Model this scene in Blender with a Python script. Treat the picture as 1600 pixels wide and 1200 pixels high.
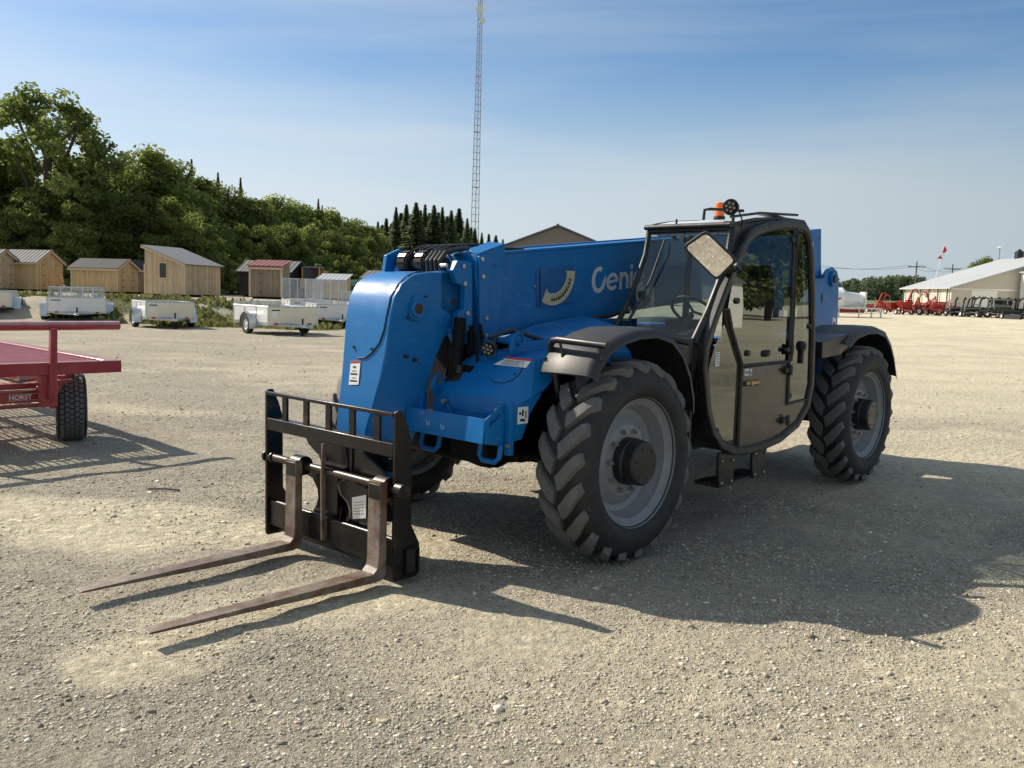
import bpy, bmesh, math, random
import numpy as np
from mathutils import Vector, Matrix, Euler
R = math.radians
random.seed(7); RNG = np.random.default_rng(11)
scn = bpy.context.scene
for o in list(bpy.data.objects): bpy.data.objects.remove(o)
COL = scn.collection

# ------------------------------------------------------------------ camera, sky, sun, exposure
FPX, CAMH, PITCH, ROLL = 1380.0, 1.6565, R(5.7589), R(1.6411)
_fw = Vector((0, math.cos(PITCH), -math.sin(PITCH))); _up = Vector((0, math.sin(PITCH), math.cos(PITCH))); _rt = Vector((1, 0, 0))
CR = _rt*math.cos(ROLL)+_up*math.sin(ROLL); CU = -_rt*math.sin(ROLL)+_up*math.cos(ROLL)
cam_d = bpy.data.cameras.new('camera'); cam = bpy.data.objects.new('camera', cam_d); COL.objects.link(cam)
cam_d.sensor_width = 36; cam_d.lens = 36*FPX/1600; cam_d.clip_start = .05; cam_d.clip_end = 20000
mw = Matrix(((CR.x, CU.x, -_fw.x, 0), (CR.y, CU.y, -_fw.y, 0), (CR.z, CU.z, -_fw.z, CAMH), (0, 0, 0, 1)))
cam.matrix_world = mw; scn.camera = cam

SUN_EL = R(37.7); SUN_DIR = Vector((-1.150, .596, 1.0)).normalized()
w = bpy.data.worlds.new('World'); scn.world = w; w.use_nodes = True
nt = w.node_tree; nt.nodes.clear()
N = nt.nodes.new; L = nt.links.new
sky = N('ShaderNodeTexSky'); sky.sky_type = 'NISHITA'; sky.sun_disc = False; sky.sun_elevation = SUN_EL
sky.sun_rotation = math.atan2(SUN_DIR.x, SUN_DIR.y); sky.air_density = 1.0; sky.dust_density = .9; sky.ozone_density = 2.2; sky.altitude = 200
tc = N('ShaderNodeTexCoord'); mp = N('ShaderNodeMapping'); mp.inputs['Scale'].default_value = (1.0, 1.5, 8.5); mp.inputs['Rotation'].default_value = (R(8), R(9), R(30))
nz = N('ShaderNodeTexNoise'); nz.inputs['Scale'].default_value = 1.15; nz.inputs['Detail'].default_value = 8; nz.inputs['Roughness'].default_value = .52; nz.inputs['Distortion'].default_value = .35
cr = N('ShaderNodeValToRGB'); cr.color_ramp.elements[0].position = .44; cr.color_ramp.elements[1].position = .74
cr.color_ramp.elements[0].color = (0, 0, 0, 1); cr.color_ramp.elements[1].color = (.55, .55, .55, 1)
L(tc.outputs['Generated'], mp.inputs['Vector']); L(mp.outputs['Vector'], nz.inputs['Vector']); L(nz.outputs['Fac'], cr.inputs['Fac'])
# thin cirrus veil, denser low in the sky; overhead and behind camera added as fill
sx = N('ShaderNodeSeparateXYZ'); L(tc.outputs['Generated'], sx.inputs[0])
low = N('ShaderNodeMapRange'); low.inputs['From Min'].default_value = .05; low.inputs['From Max'].default_value = .27; low.inputs['To Min'].default_value = .85; low.inputs['To Max'].default_value = .0
low.interpolation_type = 'SMOOTHSTEP'; L(sx.outputs['Z'], low.inputs['Value'])
ad = N('ShaderNodeMath'); ad.operation = 'ADD'; ad.use_clamp = True
ml = N('ShaderNodeMath'); ml.operation = 'MULTIPLY'; ml.inputs[1].default_value = .85
L(cr.outputs['Color'], ml.inputs[0])
hi = N('ShaderNodeMapRange'); hi.inputs['From Min'].default_value = .36; hi.inputs['From Max'].default_value = .75; hi.inputs['To Max'].default_value = .55; L(sx.outputs['Z'], hi.inputs['Value'])  # veil added above the frame to brighten and neutralise the shade fill
bk = N('ShaderNodeMapRange'); bk.inputs['From Min'].default_value = .25; bk.inputs['From Max'].default_value = -.5; bk.inputs['To Max'].default_value = .55; L(sx.outputs['Y'], bk.inputs['Value'])  # same added fill veil, behind the camera
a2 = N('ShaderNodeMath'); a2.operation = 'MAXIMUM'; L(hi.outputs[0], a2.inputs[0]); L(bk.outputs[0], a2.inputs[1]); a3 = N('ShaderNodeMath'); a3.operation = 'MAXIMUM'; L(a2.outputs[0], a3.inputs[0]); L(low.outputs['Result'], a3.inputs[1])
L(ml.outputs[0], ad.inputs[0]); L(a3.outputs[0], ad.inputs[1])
mx = N('ShaderNodeMix'); mx.data_type = 'RGBA'
L(ad.outputs[0], mx.inputs['Factor']); 
hs_ = N('ShaderNodeHueSaturation'); hs_.inputs['Saturation'].default_value = 1.22; hs_.inputs['Value'].default_value = .90; L(sky.outputs['Color'], hs_.inputs['Color']); L(hs_.outputs[0], mx.inputs['A'])
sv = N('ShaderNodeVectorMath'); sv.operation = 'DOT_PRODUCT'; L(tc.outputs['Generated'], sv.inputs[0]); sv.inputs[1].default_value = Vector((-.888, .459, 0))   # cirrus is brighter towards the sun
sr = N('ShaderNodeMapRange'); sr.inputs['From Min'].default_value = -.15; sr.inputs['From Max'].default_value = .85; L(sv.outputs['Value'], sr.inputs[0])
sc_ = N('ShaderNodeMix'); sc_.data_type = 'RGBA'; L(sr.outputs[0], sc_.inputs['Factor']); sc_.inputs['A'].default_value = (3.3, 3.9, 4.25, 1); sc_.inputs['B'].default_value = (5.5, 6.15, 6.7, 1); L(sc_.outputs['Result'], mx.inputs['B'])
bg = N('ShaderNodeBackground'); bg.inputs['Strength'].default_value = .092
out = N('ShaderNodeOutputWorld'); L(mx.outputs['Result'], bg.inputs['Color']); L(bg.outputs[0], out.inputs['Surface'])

sd = bpy.data.lights.new('sun', 'SUN'); sd.energy = 4.6; sd.angle = R(.5); sd.color = (1, .91, .76)
so = bpy.data.objects.new('sun', sd); COL.objects.link(so); so.rotation_euler = SUN_DIR.to_track_quat('Z', 'Y').to_euler(); so.location = (0, 0, 50)
scn.view_settings.view_transform = 'Standard'; scn.view_settings.look = 'None'; scn.view_settings.exposure = .55; scn.view_settings.gamma = 1
scn.render.engine = 'CYCLES'; scn.render.resolution_x = 1024; scn.render.resolution_y = 768
scn.cycles.max_bounces = 8; scn.cycles.transparent_max_bounces = 24

# ------------------------------------------------------------------ materials
def mat(name, color, rough=.6, metal=0., var=0., vscale=8., col2=None, c2scale=5., c2lo=.5, c2hi=.7, bump=0., bscale=60., coat=0., spec=.5, rvar=0., stretch=None):
    m = bpy.data.materials.new(name); m.use_nodes = True; t = m.node_tree; b = t.nodes['Principled BSDF']
    n = t.nodes.new; l = t.links.new
    b.inputs['Base Color'].default_value = (*color, 1); b.inputs['Roughness'].default_value = rough; b.inputs['Metallic'].default_value = metal
    b.inputs['Coat Weight'].default_value = coat; b.inputs['Coat Roughness'].default_value = .12; b.inputs['Specular IOR Level'].default_value = spec
    tc = n('ShaderNodeTexCoord'); vec = tc.outputs['Object']
    if stretch:
        mp = n('ShaderNodeMapping'); mp.inputs['Scale'].default_value = stretch; l(vec, mp.inputs[0]); vec = mp.outputs[0]
    cur = None
    if var:
        nz = n('ShaderNodeTexNoise'); nz.inputs['Scale'].default_value = vscale; nz.inputs['Detail'].default_value = 7; nz.inputs['Roughness'].default_value = .65; l(vec, nz.inputs['Vector'])
        mr = n('ShaderNodeMapRange'); mr.inputs['From Min'].default_value = .25; mr.inputs['From Max'].default_value = .75; mr.inputs['To Min'].default_value = 1-var; mr.inputs['To Max'].default_value = 1+var; l(nz.outputs['Fac'], mr.inputs[0])
        hs = n('ShaderNodeHueSaturation'); hs.inputs['Color'].default_value = (*color, 1); l(mr.outputs[0], hs.inputs['Value']); cur = hs.outputs[0]
    if col2:
        n2 = n('ShaderNodeTexNoise'); n2.inputs['Scale'].default_value = c2scale; n2.inputs['Detail'].default_value = 9; n2.inputs['Roughness'].default_value = .7; l(vec, n2.inputs['Vector'])
        m2 = n('ShaderNodeMapRange'); m2.inputs['From Min'].default_value = c2lo; m2.inputs['From Max'].default_value = c2hi; l(n2.outputs['Fac'], m2.inputs[0])
        mi = n('ShaderNodeMix'); mi.data_type = 'RGBA'; l(m2.outputs[0], mi.inputs['Factor'])
        if cur: l(cur, mi.inputs['A'])
        else: mi.inputs['A'].default_value = (*color, 1)
        mi.inputs['B'].default_value = (*col2, 1); cur = mi.outputs['Result']
    if cur: l(cur, b.inputs['Base Color'])
    if rvar:
        n3 = n('ShaderNodeTexNoise'); n3.inputs['Scale'].default_value = 6; n3.inputs['Detail'].default_value = 8; l(vec, n3.inputs['Vector'])
        m3 = n('ShaderNodeMapRange'); m3.inputs['From Min'].default_value = .3; m3.inputs['From Max'].default_value = .7; m3.inputs['To Min'].default_value = rough-rvar; m3.inputs['To Max'].default_value = rough+rvar; l(n3.outputs['Fac'], m3.inputs[0]); l(m3.outputs[0], b.inputs['Roughness'])
    if bump:
        n4 = n('ShaderNodeTexNoise'); n4.inputs['Scale'].default_value = bscale; n4.inputs['Detail'].default_value = 4; l(vec, n4.inputs['Vector'])
        bp = n('ShaderNodeBump'); bp.inputs['Strength'].default_value = bump; bp.inputs['Distance'].default_value = .01; l(n4.outputs['Fac'], bp.inputs['Height']); l(bp.outputs[0], b.inputs['Normal'])
    return m

def scuffed(m, color=(.20, .34, .50)):
    t = m.node_tree; b = t.nodes['Principled BSDF']; n = t.nodes.new; l = t.links.new; src = b.inputs['Base Color'].links[0].from_socket
    tc = n('ShaderNodeTexCoord'); prev = src
    for sc, rot, lo in (((3, 3, 60), .5, .70), ((50, 50, 2.5), .2, .72), ((9, 9, 9), 0, .745)):
        mp = n('ShaderNodeMapping'); mp.inputs['Scale'].default_value = sc; mp.inputs['Rotation'].default_value = (rot, rot, 0); l(tc.outputs['Object'], mp.inputs[0])
        nz = n('ShaderNodeTexNoise'); nz.inputs['Scale'].default_value = 1.; nz.inputs['Detail'].default_value = 5; nz.inputs['Roughness'].default_value = .6; l(mp.outputs[0], nz.inputs['Vector'])
        mr_ = n('ShaderNodeMapRange'); mr_.inputs['From Min'].default_value = lo-.05; mr_.inputs['From Max'].default_value = lo; mr_.inputs['To Max'].default_value = .40; l(nz.outputs['Fac'], mr_.inputs[0])
        mi = n('ShaderNodeMix'); mi.data_type = 'RGBA'; l(mr_.outputs[0], mi.inputs['Factor']); l(prev, mi.inputs['A']); mi.inputs['B'].default_value = (*color, 1); prev = mi.outputs['Result']
    l(prev, b.inputs['Base Color']); return m

def dusty(m, amount=.5, color=(.36, .31, .24), lo=.45, hi=.75, scale=4., upw=.6, side=.45):
    """road dust settled on upward faces and in patches; on red paint also sky glare"""
    t = m.node_tree; b = t.nodes['Principled BSDF']; n = t.nodes.new; l = t.links.new
    src = b.inputs['Base Color'].links[0].from_socket if b.inputs['Base Color'].links else None
    tc = n('ShaderNodeTexCoord'); nz = n('ShaderNodeTexNoise'); nz.inputs['Scale'].default_value = scale; nz.inputs['Detail'].default_value = 9; nz.inputs['Roughness'].default_value = .7; l(tc.outputs['Object'], nz.inputs['Vector'])
    mr = n('ShaderNodeMapRange'); mr.inputs['From Min'].default_value = lo; mr.inputs['From Max'].default_value = hi; mr.inputs['To Max'].default_value = amount; l(nz.outputs['Fac'], mr.inputs[0])
    g = n('ShaderNodeNewGeometry'); s = n('ShaderNodeSeparateXYZ'); l(g.outputs['Normal'], s.inputs[0])
    m2 = n('ShaderNodeMath'); m2.operation = 'MULTIPLY'; m2.use_clamp = True; l(s.outputs['Z'], m2.inputs[0]); m2.inputs[1].default_value = upw
    m3 = n('ShaderNodeMath'); m3.operation = 'MULTIPLY_ADD'; m3.use_clamp = True; l(mr.outputs[0], m3.inputs[0]); l(m2.outputs[0], m3.inputs[1]); 
    m4 = n('ShaderNodeMath'); m4.operation = 'MULTIPLY'; l(mr.outputs[0], m4.inputs[0]); m4.inputs[1].default_value = side; l(m4.outputs[0], m3.inputs[2])
    mi = n('ShaderNodeMix'); mi.data_type = 'RGBA'; l(m3.outputs[0], mi.inputs['Factor'])
    if src: l(src, mi.inputs['A'])
    else: mi.inputs['A'].default_value = b.inputs['Base Color'].default_value
    mi.inputs['B'].default_value = (*color, 1); l(mi.outputs['Result'], b.inputs['Base Color'])
    return m

def glassmat(name, tint=(.75, .8, .78), ior=1.7, rough=0.0):
    m = bpy.data.materials.new(name); m.use_nodes = True; t = m.node_tree; t.nodes.clear(); n = t.nodes.new; l = t.links.new
    g_ = n('ShaderNodeNewGeometry'); dp = n('ShaderNodeVectorMath'); dp.operation = 'DOT_PRODUCT'; l(g_.outputs['Incoming'], dp.inputs[0]); l(g_.outputs['Normal'], dp.inputs[1])
    f0 = ((ior-1)/(ior+1))**2; ab = n('ShaderNodeMath'); ab.operation = 'ABSOLUTE'; l(dp.outputs['Value'], ab.inputs[0]); om = n('ShaderNodeMath'); om.operation = 'SUBTRACT'; om.inputs[0].default_value = 1; l(ab.outputs[0], om.inputs[1])
    pw = n('ShaderNodeMath'); pw.operation = 'POWER'; l(om.outputs[0], pw.inputs[0]); pw.inputs[1].default_value = 5; fr = n('ShaderNodeMath'); fr.operation = 'MULTIPLY_ADD'; l(pw.outputs[0], fr.inputs[0]); fr.inputs[1].default_value = 1-f0; fr.inputs[2].default_value = f0
    tr = n('ShaderNodeBsdfTransparent'); tr.inputs['Color'].default_value = (*tint, 1)
    gl = n('ShaderNodeBsdfGlossy'); gl.inputs['Roughness'].default_value = rough; gl.inputs['Color'].default_value = (.95, 1, .97, 1)
    tc = n('ShaderNodeTexCoord'); nz = n('ShaderNodeTexNoise'); nz.inputs['Scale'].default_value = 1.6; nz.inputs['Detail'].default_value = 1; l(tc.outputs['Object'], nz.inputs['Vector'])
    bp = n('ShaderNodeBump'); bp.inputs['Strength'].default_value = .10; bp.inputs['Distance'].default_value = .02; l(nz.outputs['Fac'], bp.inputs['Height']); l(bp.outputs[0], gl.inputs['Normal'])
    mi = n('ShaderNodeMixShader'); l(fr.outputs[0], mi.inputs[0]); l(tr.outputs[0], mi.inputs[1]); l(gl.outputs[0], mi.inputs[2])
    o = n('ShaderNodeOutputMaterial'); l(mi.outputs[0], o.inputs['Surface'])
    return m

M = {}
M['blue'] = scuffed(dusty(mat('blue_paint', (.0004, .140, .40), .46, 0, var=.08, vscale=3, bump=.03, bscale=9, coat=.12, rvar=.08), .10, (.25, .32, .38), .55, .85, 5, .5))
M['blue'].node_tree.nodes['Principled BSDF'].inputs['Specular IOR Level'].default_value = .32
M['bluedark'] = dusty(mat('blue_paint_worn', (.0006, .095, .28), .45, 0, var=.12, vscale=5), .4, (.3, .3, .3), .5, .8, 6, .6)
M['black'] = dusty(mat('black_paint', (.012, .012, .013), .42, 0, var=.15, vscale=5, bump=.05, bscale=30, rvar=.1), .35, (.30, .26, .21), .5, .85, 7, .5)
M['blackplastic'] = dusty(mat('black_plastic', (.020, .020, .022), .5, 0, var=.12, vscale=8, bump=.08, bscale=200), .14, (.22, .20, .18), .4, .85, 3.5, .5)
M['gloss'] = mat('glossy_black_steel', (.008, .008, .009), .3, .2, var=.2, vscale=9, col2=(.05, .035, .025), c2scale=7, c2lo=.62, c2hi=.8, bump=.08, bscale=30)
M['wornblack'] = mat('worn_black_steel', (.011, .010, .010), .36, .35, var=.2, vscale=9, col2=(.12, .070, .042), c2scale=6, c2lo=.56, c2hi=.76, bump=.12, bscale=40, rvar=.12)
M['rust'] = mat('rusty_steel', (.20, .158, .125), .55, .05, var=.3, vscale=12, col2=(.10, .050, .030), c2scale=5, c2lo=.42, c2hi=.60, bump=.2, bscale=60, rvar=.12)
M['shaft'] = mat('greasy_shaft', (.05, .038, .030), .38, .5, var=.3, vscale=12, rvar=.08)
M['rubber'] = dusty(mat('tyre_rubber', (.014, .014, .015), .7, 0, var=.18, vscale=14, bump=.15, bscale=60), .34, (.20, .18, .155), .4, .85, 6, .35)
M['lug'] = dusty(mat('tyre_lug_rubber', (.12, .117, .112), .8, 0, var=.2, vscale=14, bump=.2, bscale=90), .30, (.20, .19, .17), .4, .8, 9, .3)
M['rim'] = dusty(mat('grey_rim', (.25, .265, .285), .5, .1, var=.14, vscale=7, bump=.05, bscale=40), .75, (.17, .15, .125), .36, .72, 6, .5)
M['bolt'] = mat('zinc_bolt', (.42, .40, .37), .35, .8, var=.2, vscale=20)
M['door'] = dusty(mat('door_panel', (.060, .052, .043), .28, .1, var=.08, vscale=3, rvar=.06), .3, (.2, .17, .13), .45, .85, 4, .4)
M['glass'] = glassmat('door_glass', (.42, .45, .43), 2.3)
M['wind'] = glassmat('windscreen_glass', (.62, .70, .68), 1.5)
M['mirror'] = mat('mirror_glass', (.95, .95, .93), .03, 1.0)
M['white'] = mat('white_paint', (.72, .72, .70), .5, var=.06, vscale=4)
M['cream'] = mat('cream_decal', (.52, .47, .30), .5, var=.1, vscale=9)
M['decal'] = mat('white_decal', (.75, .75, .73), .5)
M['lettering'] = mat('pale_lettering', (.52, .54, .60), .5, var=.12, vscale=14)
M['decalred'] = mat('red_decal', (.55, .03, .02), .5)
M['ink'] = mat('black_ink', (.02, .02, .02), .6)
M['yellow'] = mat('brass_handle', (.45, .32, .12), .4, .4, var=.15)
M['orange'] = mat('orange_lens', (.85, .16, .01), .25, coat=.5)
M['lens'] = mat('lamp_lens', (.20, .19, .17), .2, .3, var=.5, vscale=70)
M['red'] = dusty(mat('red_paint', (.30, .005, .012), .30, 0, var=.06, coat=.6), .75, (.80, .52, .50), .10, .55, 4, 1.1, .06)  # pale pink on upward faces carries sky glare as well as dust
M['deckred'] = mat('worn_red_deck_glint', (.72, .24, .25), .34, .0, var=.2, vscale=5, coat=1.)  # faded red, paled further to carry the sun's glint on the mesh
M['galv'] = mat('galvanised', (.52, .54, .56), .34, .75, var=.15, vscale=6)
M['alu'] = mat('aluminium_sheet', (.74, .74, .72), .38, .35, var=.08, vscale=2)
M['tan'] = mat('tan_panel', (.80, .72, .55), .5, .1, var=.06)
M['seat'] = mat('seat_fabric', (.03, .03, .035), .8)
M['dark'] = mat('dark_machinery', (.006, .006, .007), .65, var=.3, spec=.18)

# ------------------------------------------------------------------ mesh builder
class MB:
    def __init__(s): s.v = []; s.f = []; s.m = []; s.cur = 0
    def add(s, vs, fs, m=None):
        o = len(s.v); s.v += [tuple(map(float, a)) for a in vs]; s.f += [tuple(o+i for i in f) for f in fs]; s.m += [s.cur if m is None else m]*len(fs); return s
    def box(s, x0, x1, y0, y1, z0, z1, m=None):
        vs = [(x, y, z) for x in (x0, x1) for y in (y0, y1) for z in (z0, z1)]
        return s.add(vs, [(0, 1, 3, 2), (4, 6, 7, 5), (0, 4, 5, 1), (2, 3, 7, 6), (0, 2, 6, 4), (1, 5, 7, 3)], m)
    def obox(s, c, sx, sy, sz, rot, m=None):
        q = Euler(rot).to_matrix(); vs = [Vector(c)+q@Vector((x*sx/2, y*sy/2, z*sz/2)) for x in (-1, 1) for y in (-1, 1) for z in (-1, 1)]
        return s.add(vs, [(0, 1, 3, 2), (4, 6, 7, 5), (0, 4, 5, 1), (2, 3, 7, 6), (0, 2, 6, 4), (1, 5, 7, 3)], m)
    def prism(s, pts, y0, y1, m=None):       # pts are (x, z), extruded along y
        n = len(pts); vs = [(x, y0, z) for x, z in pts]+[(x, y1, z) for x, z in pts]
        return s.add(vs, [tuple(range(n)), tuple(range(2*n-1, n-1, -1))]+[(i, i+n, (i+1) % n+n, (i+1) % n) for i in range(n)], m)
    def extr(s, pts, vec, m=None):            # planar 3d polygon extruded by vec
        n = len(pts); vec = Vector(vec); vs = [Vector(p) for p in pts]+[Vector(p)+vec for p in pts]
        return s.add(vs, [tuple(range(n)), tuple(range(2*n-1, n-1, -1))]+[(i, i+n, (i+1) % n+n, (i+1) % n) for i in range(n)], m)
    def ring(s, outer, inset, y0, y1, m=None):
        inn = inset_poly(outer, inset); n = len(outer)
        vs = [(x, y0, z) for x, z in outer]+[(x, y1, z) for x, z in outer]+[(x, y0, z) for x, z in inn]+[(x, y1, z) for x, z in inn]
        fs = []
        for i in range(n):
            j = (i+1) % n; fs += [(i, j, j+n, i+n), (i+2*n, i+3*n, j+3*n, j+2*n), (i, i+2*n, j+2*n, j), (i+n, j+n, j+3*n, i+3*n)]
        return s.add(vs, fs, m)
    def cyl(s, p0, p1, r, n=16, r2=None, m=None, cap=True):
        p0 = Vector(p0); p1 = Vector(p1); d = (p1-p0).normalized(); a = d.orthogonal().normalized(); b = d.cross(a); r2 = r if r2 is None else r2
        vs = [p0+(a*math.cos(t)+b*math.sin(t))*r for t in [2*math.pi*i/n for i in range(n)]]+[p1+(a*math.cos(t)+b*math.sin(t))*r2 for t in [2*math.pi*i/n for i in range(n)]]
        fs = [(i, (i+1) % n, (i+1) % n+n, i+n) for i in range(n)]
        if cap: fs += [tuple(range(n-1, -1, -1)), tuple(range(n, 2*n))]
        return s.add(vs, fs, m)
    def tube(s, path, r, n=10, m=None, closed=False):
        P = [Vector(p) for p in path]; k = len(P); rings = []; ref = None
        for i, p in enumerate(P):
            a = P[i-1] if (i > 0 or closed) else P[0]; b = P[(i+1) % k] if (i < k-1 or closed) else P[-1]
            d = (b-a).normalized()
            if ref is None: ref = d.orthogonal().normalized()
            ref = (ref-d*ref.dot(d)); ref = ref.normalized() if ref.length > 1e-6 else d.orthogonal().normalized(); bb = d.cross(ref)
            rings.append([p+(ref*math.cos(2*math.pi*j/n)+bb*math.sin(2*math.pi*j/n))*r for j in range(n)])
        vs = [v for q in rings for v in q]; fs = []
        for i in range(k if closed else k-1):
            i2 = (i+1) % k
            fs += [(i*n+j, i*n+(j+1) % n, i2*n+(j+1) % n, i2*n+j) for j in range(n)]
        if not closed: fs += [tuple(range(n-1, -1, -1)), tuple(range((k-1)*n, k*n))]
        return s.add(vs, fs, m)
    def lathe(s, prof, c=(0, 0, 0), n=48, m=None, closed=True):   # prof (r, y) about the y axis
        vs = []; k = len(prof)
        for i in range(n):
            t = 2*math.pi*i/n
            for r, y in prof: vs.append((c[0]+r*math.cos(t), c[1]+y, c[2]+r*math.sin(t)))
        fs = []
        for i in range(n):
            i2 = (i+1) % n
            for j in range(k if closed else k-1):
                j2 = (j+1) % k; fs.append((i*k+j, i2*k+j, i2*k+j2, i*k+j2))
        return s.add(vs, fs, m)
    def build(s, name, mats, parent=None, bevel=0., smooth=35, seg=2, recalc=True):
        me = bpy.data.meshes.new(name); me.from_pydata(s.v, [], s.f)
        mats = mats if isinstance(mats, (list, tuple)) else [mats]
        for q in mats: me.materials.append(M[q] if isinstance(q, str) else q)
        me.polygons.foreach_set('material_index', s.m)
        if recalc:
            bm = bmesh.new(); bm.from_mesh(me); bmesh.ops.recalc_face_normals(bm, faces=bm.faces); bm.to_mesh(me); bm.free()
        if smooth:
            me.shade_smooth(); me.set_sharp_from_angle(angle=R(smooth))
        o = bpy.data.objects.new(name, me); COL.objects.link(o)
        if parent: o.parent = parent
        if bevel:
            b = o.modifiers.new('bevel', 'BEVEL'); b.width = bevel; b.segments = seg; b.limit_method = 'ANGLE'; b.angle_limit = R(35); b.harden_normals = False
        return o
def build_each(mb, name, mats, parent, bevel=0., smooth=35, gap=.004):
    """one object per separate piece: islands whose boxes touch stay together"""
    n = len(mb.v); par = list(range(n))
    def find(a):
        while par[a] != a: par[a] = par[par[a]]; a = par[a]
        return a
    for f in mb.f:
        for q in f[1:]: par[find(q)] = find(f[0])
    isl = {}
    for i in range(n): isl.setdefault(find(i), []).append(i)
    bx = []
    for k, ids in isl.items():
        A = np.array([mb.v[i] for i in ids]); bx.append([A.min(0)-gap, A.max(0)+gap, [k]])
    merged = True
    while merged:
        merged = False
        for i in range(len(bx)):
            for j in range(i+1, len(bx)):
                if np.all(bx[i][0] <= bx[j][1]) and np.all(bx[j][0] <= bx[i][1]):
                    bx[i] = [np.minimum(bx[i][0], bx[j][0]), np.maximum(bx[i][1], bx[j][1]), bx[i][2]+bx[j][2]]; del bx[j]; merged = True; break
            if merged: break
    res = []
    for b_ in bx:
        ks = set(b_[2]); sub = MB(); idx = {}
        for f, m_ in zip(mb.f, mb.m):
            if find(f[0]) in ks:
                g = []
                for q in f:
                    if q not in idx: idx[q] = len(sub.v); sub.v.append(mb.v[q])
                    g.append(idx[q])
                sub.f.append(tuple(g)); sub.m.append(m_)
        res.append(sub.build(name, mats, parent, bevel, smooth))
    return res
def inset_poly(P, d):
    n = len(P); A = sum(P[i][0]*P[(i+1) % n][1]-P[(i+1) % n][0]*P[i][1] for i in range(n)); sg = 1 if A > 0 else -1; out = []
    for i in range(n):
        a = Vector(P[i-1]); b = Vector(P[i]); c = Vector(P[(i+1) % n]); e1 = (b-a).normalized(); e2 = (c-b).normalized()
        n1 = Vector((-e1.y, e1.x))*sg; n2 = Vector((-e2.y, e2.x))*sg; k = (n1+n2); k = k/max(.3, k.length_squared/2) if k.length > 1e-6 else n1
        out.append(tuple(b+k*d))
    return out
def npmesh(name, V, F, mats, parent=None, smooth=False, mi=None):
    """numpy: V (n,3), F (m,k)"""
    me = bpy.data.meshes.new(name); k = F.shape[1]
    me.vertices.add(len(V)); me.vertices.foreach_set('co', V.astype(np.float32).ravel())
    me.loops.add(F.size); me.loops.foreach_set('vertex_index', F.astype(np.int32).ravel())
    me.polygons.add(len(F)); me.polygons.foreach_set('loop_start', np.arange(0, F.size, k, dtype=np.int32)); me.polygons.foreach_set('loop_total', np.full(len(F), k, np.int32))
    if mi is not None: me.polygons.foreach_set('material_index', mi.astype(np.int32))
    if smooth: me.polygons.foreach_set('use_smooth', np.ones(len(F), bool))
    me.update(calc_edges=True)
    for q in (mats if isinstance(mats, (list, tuple)) else [mats]): me.materials.append(M[q] if isinstance(q, str) else q)
    o = bpy.data.objects.new(name, me); COL.objects.link(o)
    if parent: o.parent = parent
    return o
def tag(o, label=None, cat=None, group=None, kind=None):
    if label: o['label'] = label
    if cat: o['category'] = cat
    if group: o['group'] = group
    if kind: o['kind'] = kind
    return o
def thing(name, label, cat, loc=(0, 0, 0), rz=0., group=None):
    o = bpy.data.objects.new(name, None); o.empty_display_size = .2; COL.objects.link(o); o.location = loc; o.rotation_euler = (0, 0, rz)
    return tag(o, label, cat, group)
def copy_tree(o, parent=None):
    c = o.copy(); COL.objects.link(c)
    if parent: c.parent = parent
    for ch in [k for k in bpy.data.objects if k.parent == o]: copy_tree(ch, c)
    return c
def text_mesh(txt, size, name, m, parent, origin, xdir, ydir, thick=.001, bold=0., shear=0., anchor='LEFT'):
    cu = bpy.data.curves.new('t', 'FONT'); cu.body = txt; cu.size = size; cu.extrude = thick; cu.offset = bold; cu.shear = shear; cu.align_x = anchor; cu.resolution_u = 6
    o = bpy.data.objects.new('t', cu); COL.objects.link(o); dg = bpy.context.evaluated_depsgraph_get(); dg.update()
    me = bpy.data.meshes.new_from_object(o.evaluated_get(dg)); bpy.data.objects.remove(o); me.materials.clear(); me.materials.append(M[m])
    q = bpy.data.objects.new(name, me); COL.objects.link(q); x = Vector(xdir).normalized(); y = Vector(ydir).normalized(); z = x.cross(y)
    mt = Matrix(((x.x, y.x, z.x, origin[0]), (x.y, y.y, z.y, origin[1]), (x.z, y.z, z.z, origin[2]), (0, 0, 0, 1)))
    me.transform(mt)
    if parent: q.parent = parent
    return q
def X_at(px, Y, z=0.):
    """world x of the photo's column px (0..1600) at depth Y and height z"""
    dz = z-CAMH; a = (px-800)/FPX
    return (a*(Y*_fw.y+dz*_fw.z)-(Y*CR.y+dz*CR.z))/(CR.x-a*_fw.x)
def sstep(a, b, x): t = np.clip((x-a)/(b-a), 0, 1); return t*t*(3-2*t)
def terr(x, y):
    """terrain height: a low bank on the left, a long gentle rise elsewhere"""
    x = np.asarray(x, float); y = np.asarray(y, float); k = x/np.maximum(y, 1.)
    left = .95*sstep(35.5+5*sstep(-.42, -.27, k), 41+4*sstep(-.42, -.27, k), y)
    right = 1.0*sstep(24, 92, y)
    z = left+(right-left)*sstep(-.22, -.08, k)
    z = z+3.6*sstep(115, 520, y)
    return np.where(y < 5, 0, z)

def vnoise(x, y, s, seed):
    r = np.random.default_rng(seed); g = r.random((256, 256)); X = x/s; Y = y/s; xi = np.floor(X).astype(int); yi = np.floor(Y).astype(int)
    fx = X-xi; fy = Y-yi; fx = fx*fx*(3-2*fx); fy = fy*fy*(3-2*fy); a = g[xi % 256, yi % 256]; b = g[(xi+1) % 256, yi % 256]; c = g[xi % 256, (yi+1) % 256]; d = g[(xi+1) % 256, (yi+1) % 256]
    return (a*(1-fx)+b*fx)*(1-fy)+(c*(1-fx)+d*fx)*fy
def fbm(x, y, s, seed, o=4):
    t = 0; a = 1; n = 0
    for i in range(o): t = t+a*vnoise(x+i*13.7, y-i*7.1, s, seed+i); n += a; a *= .5; s *= .5
    return t/n

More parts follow.
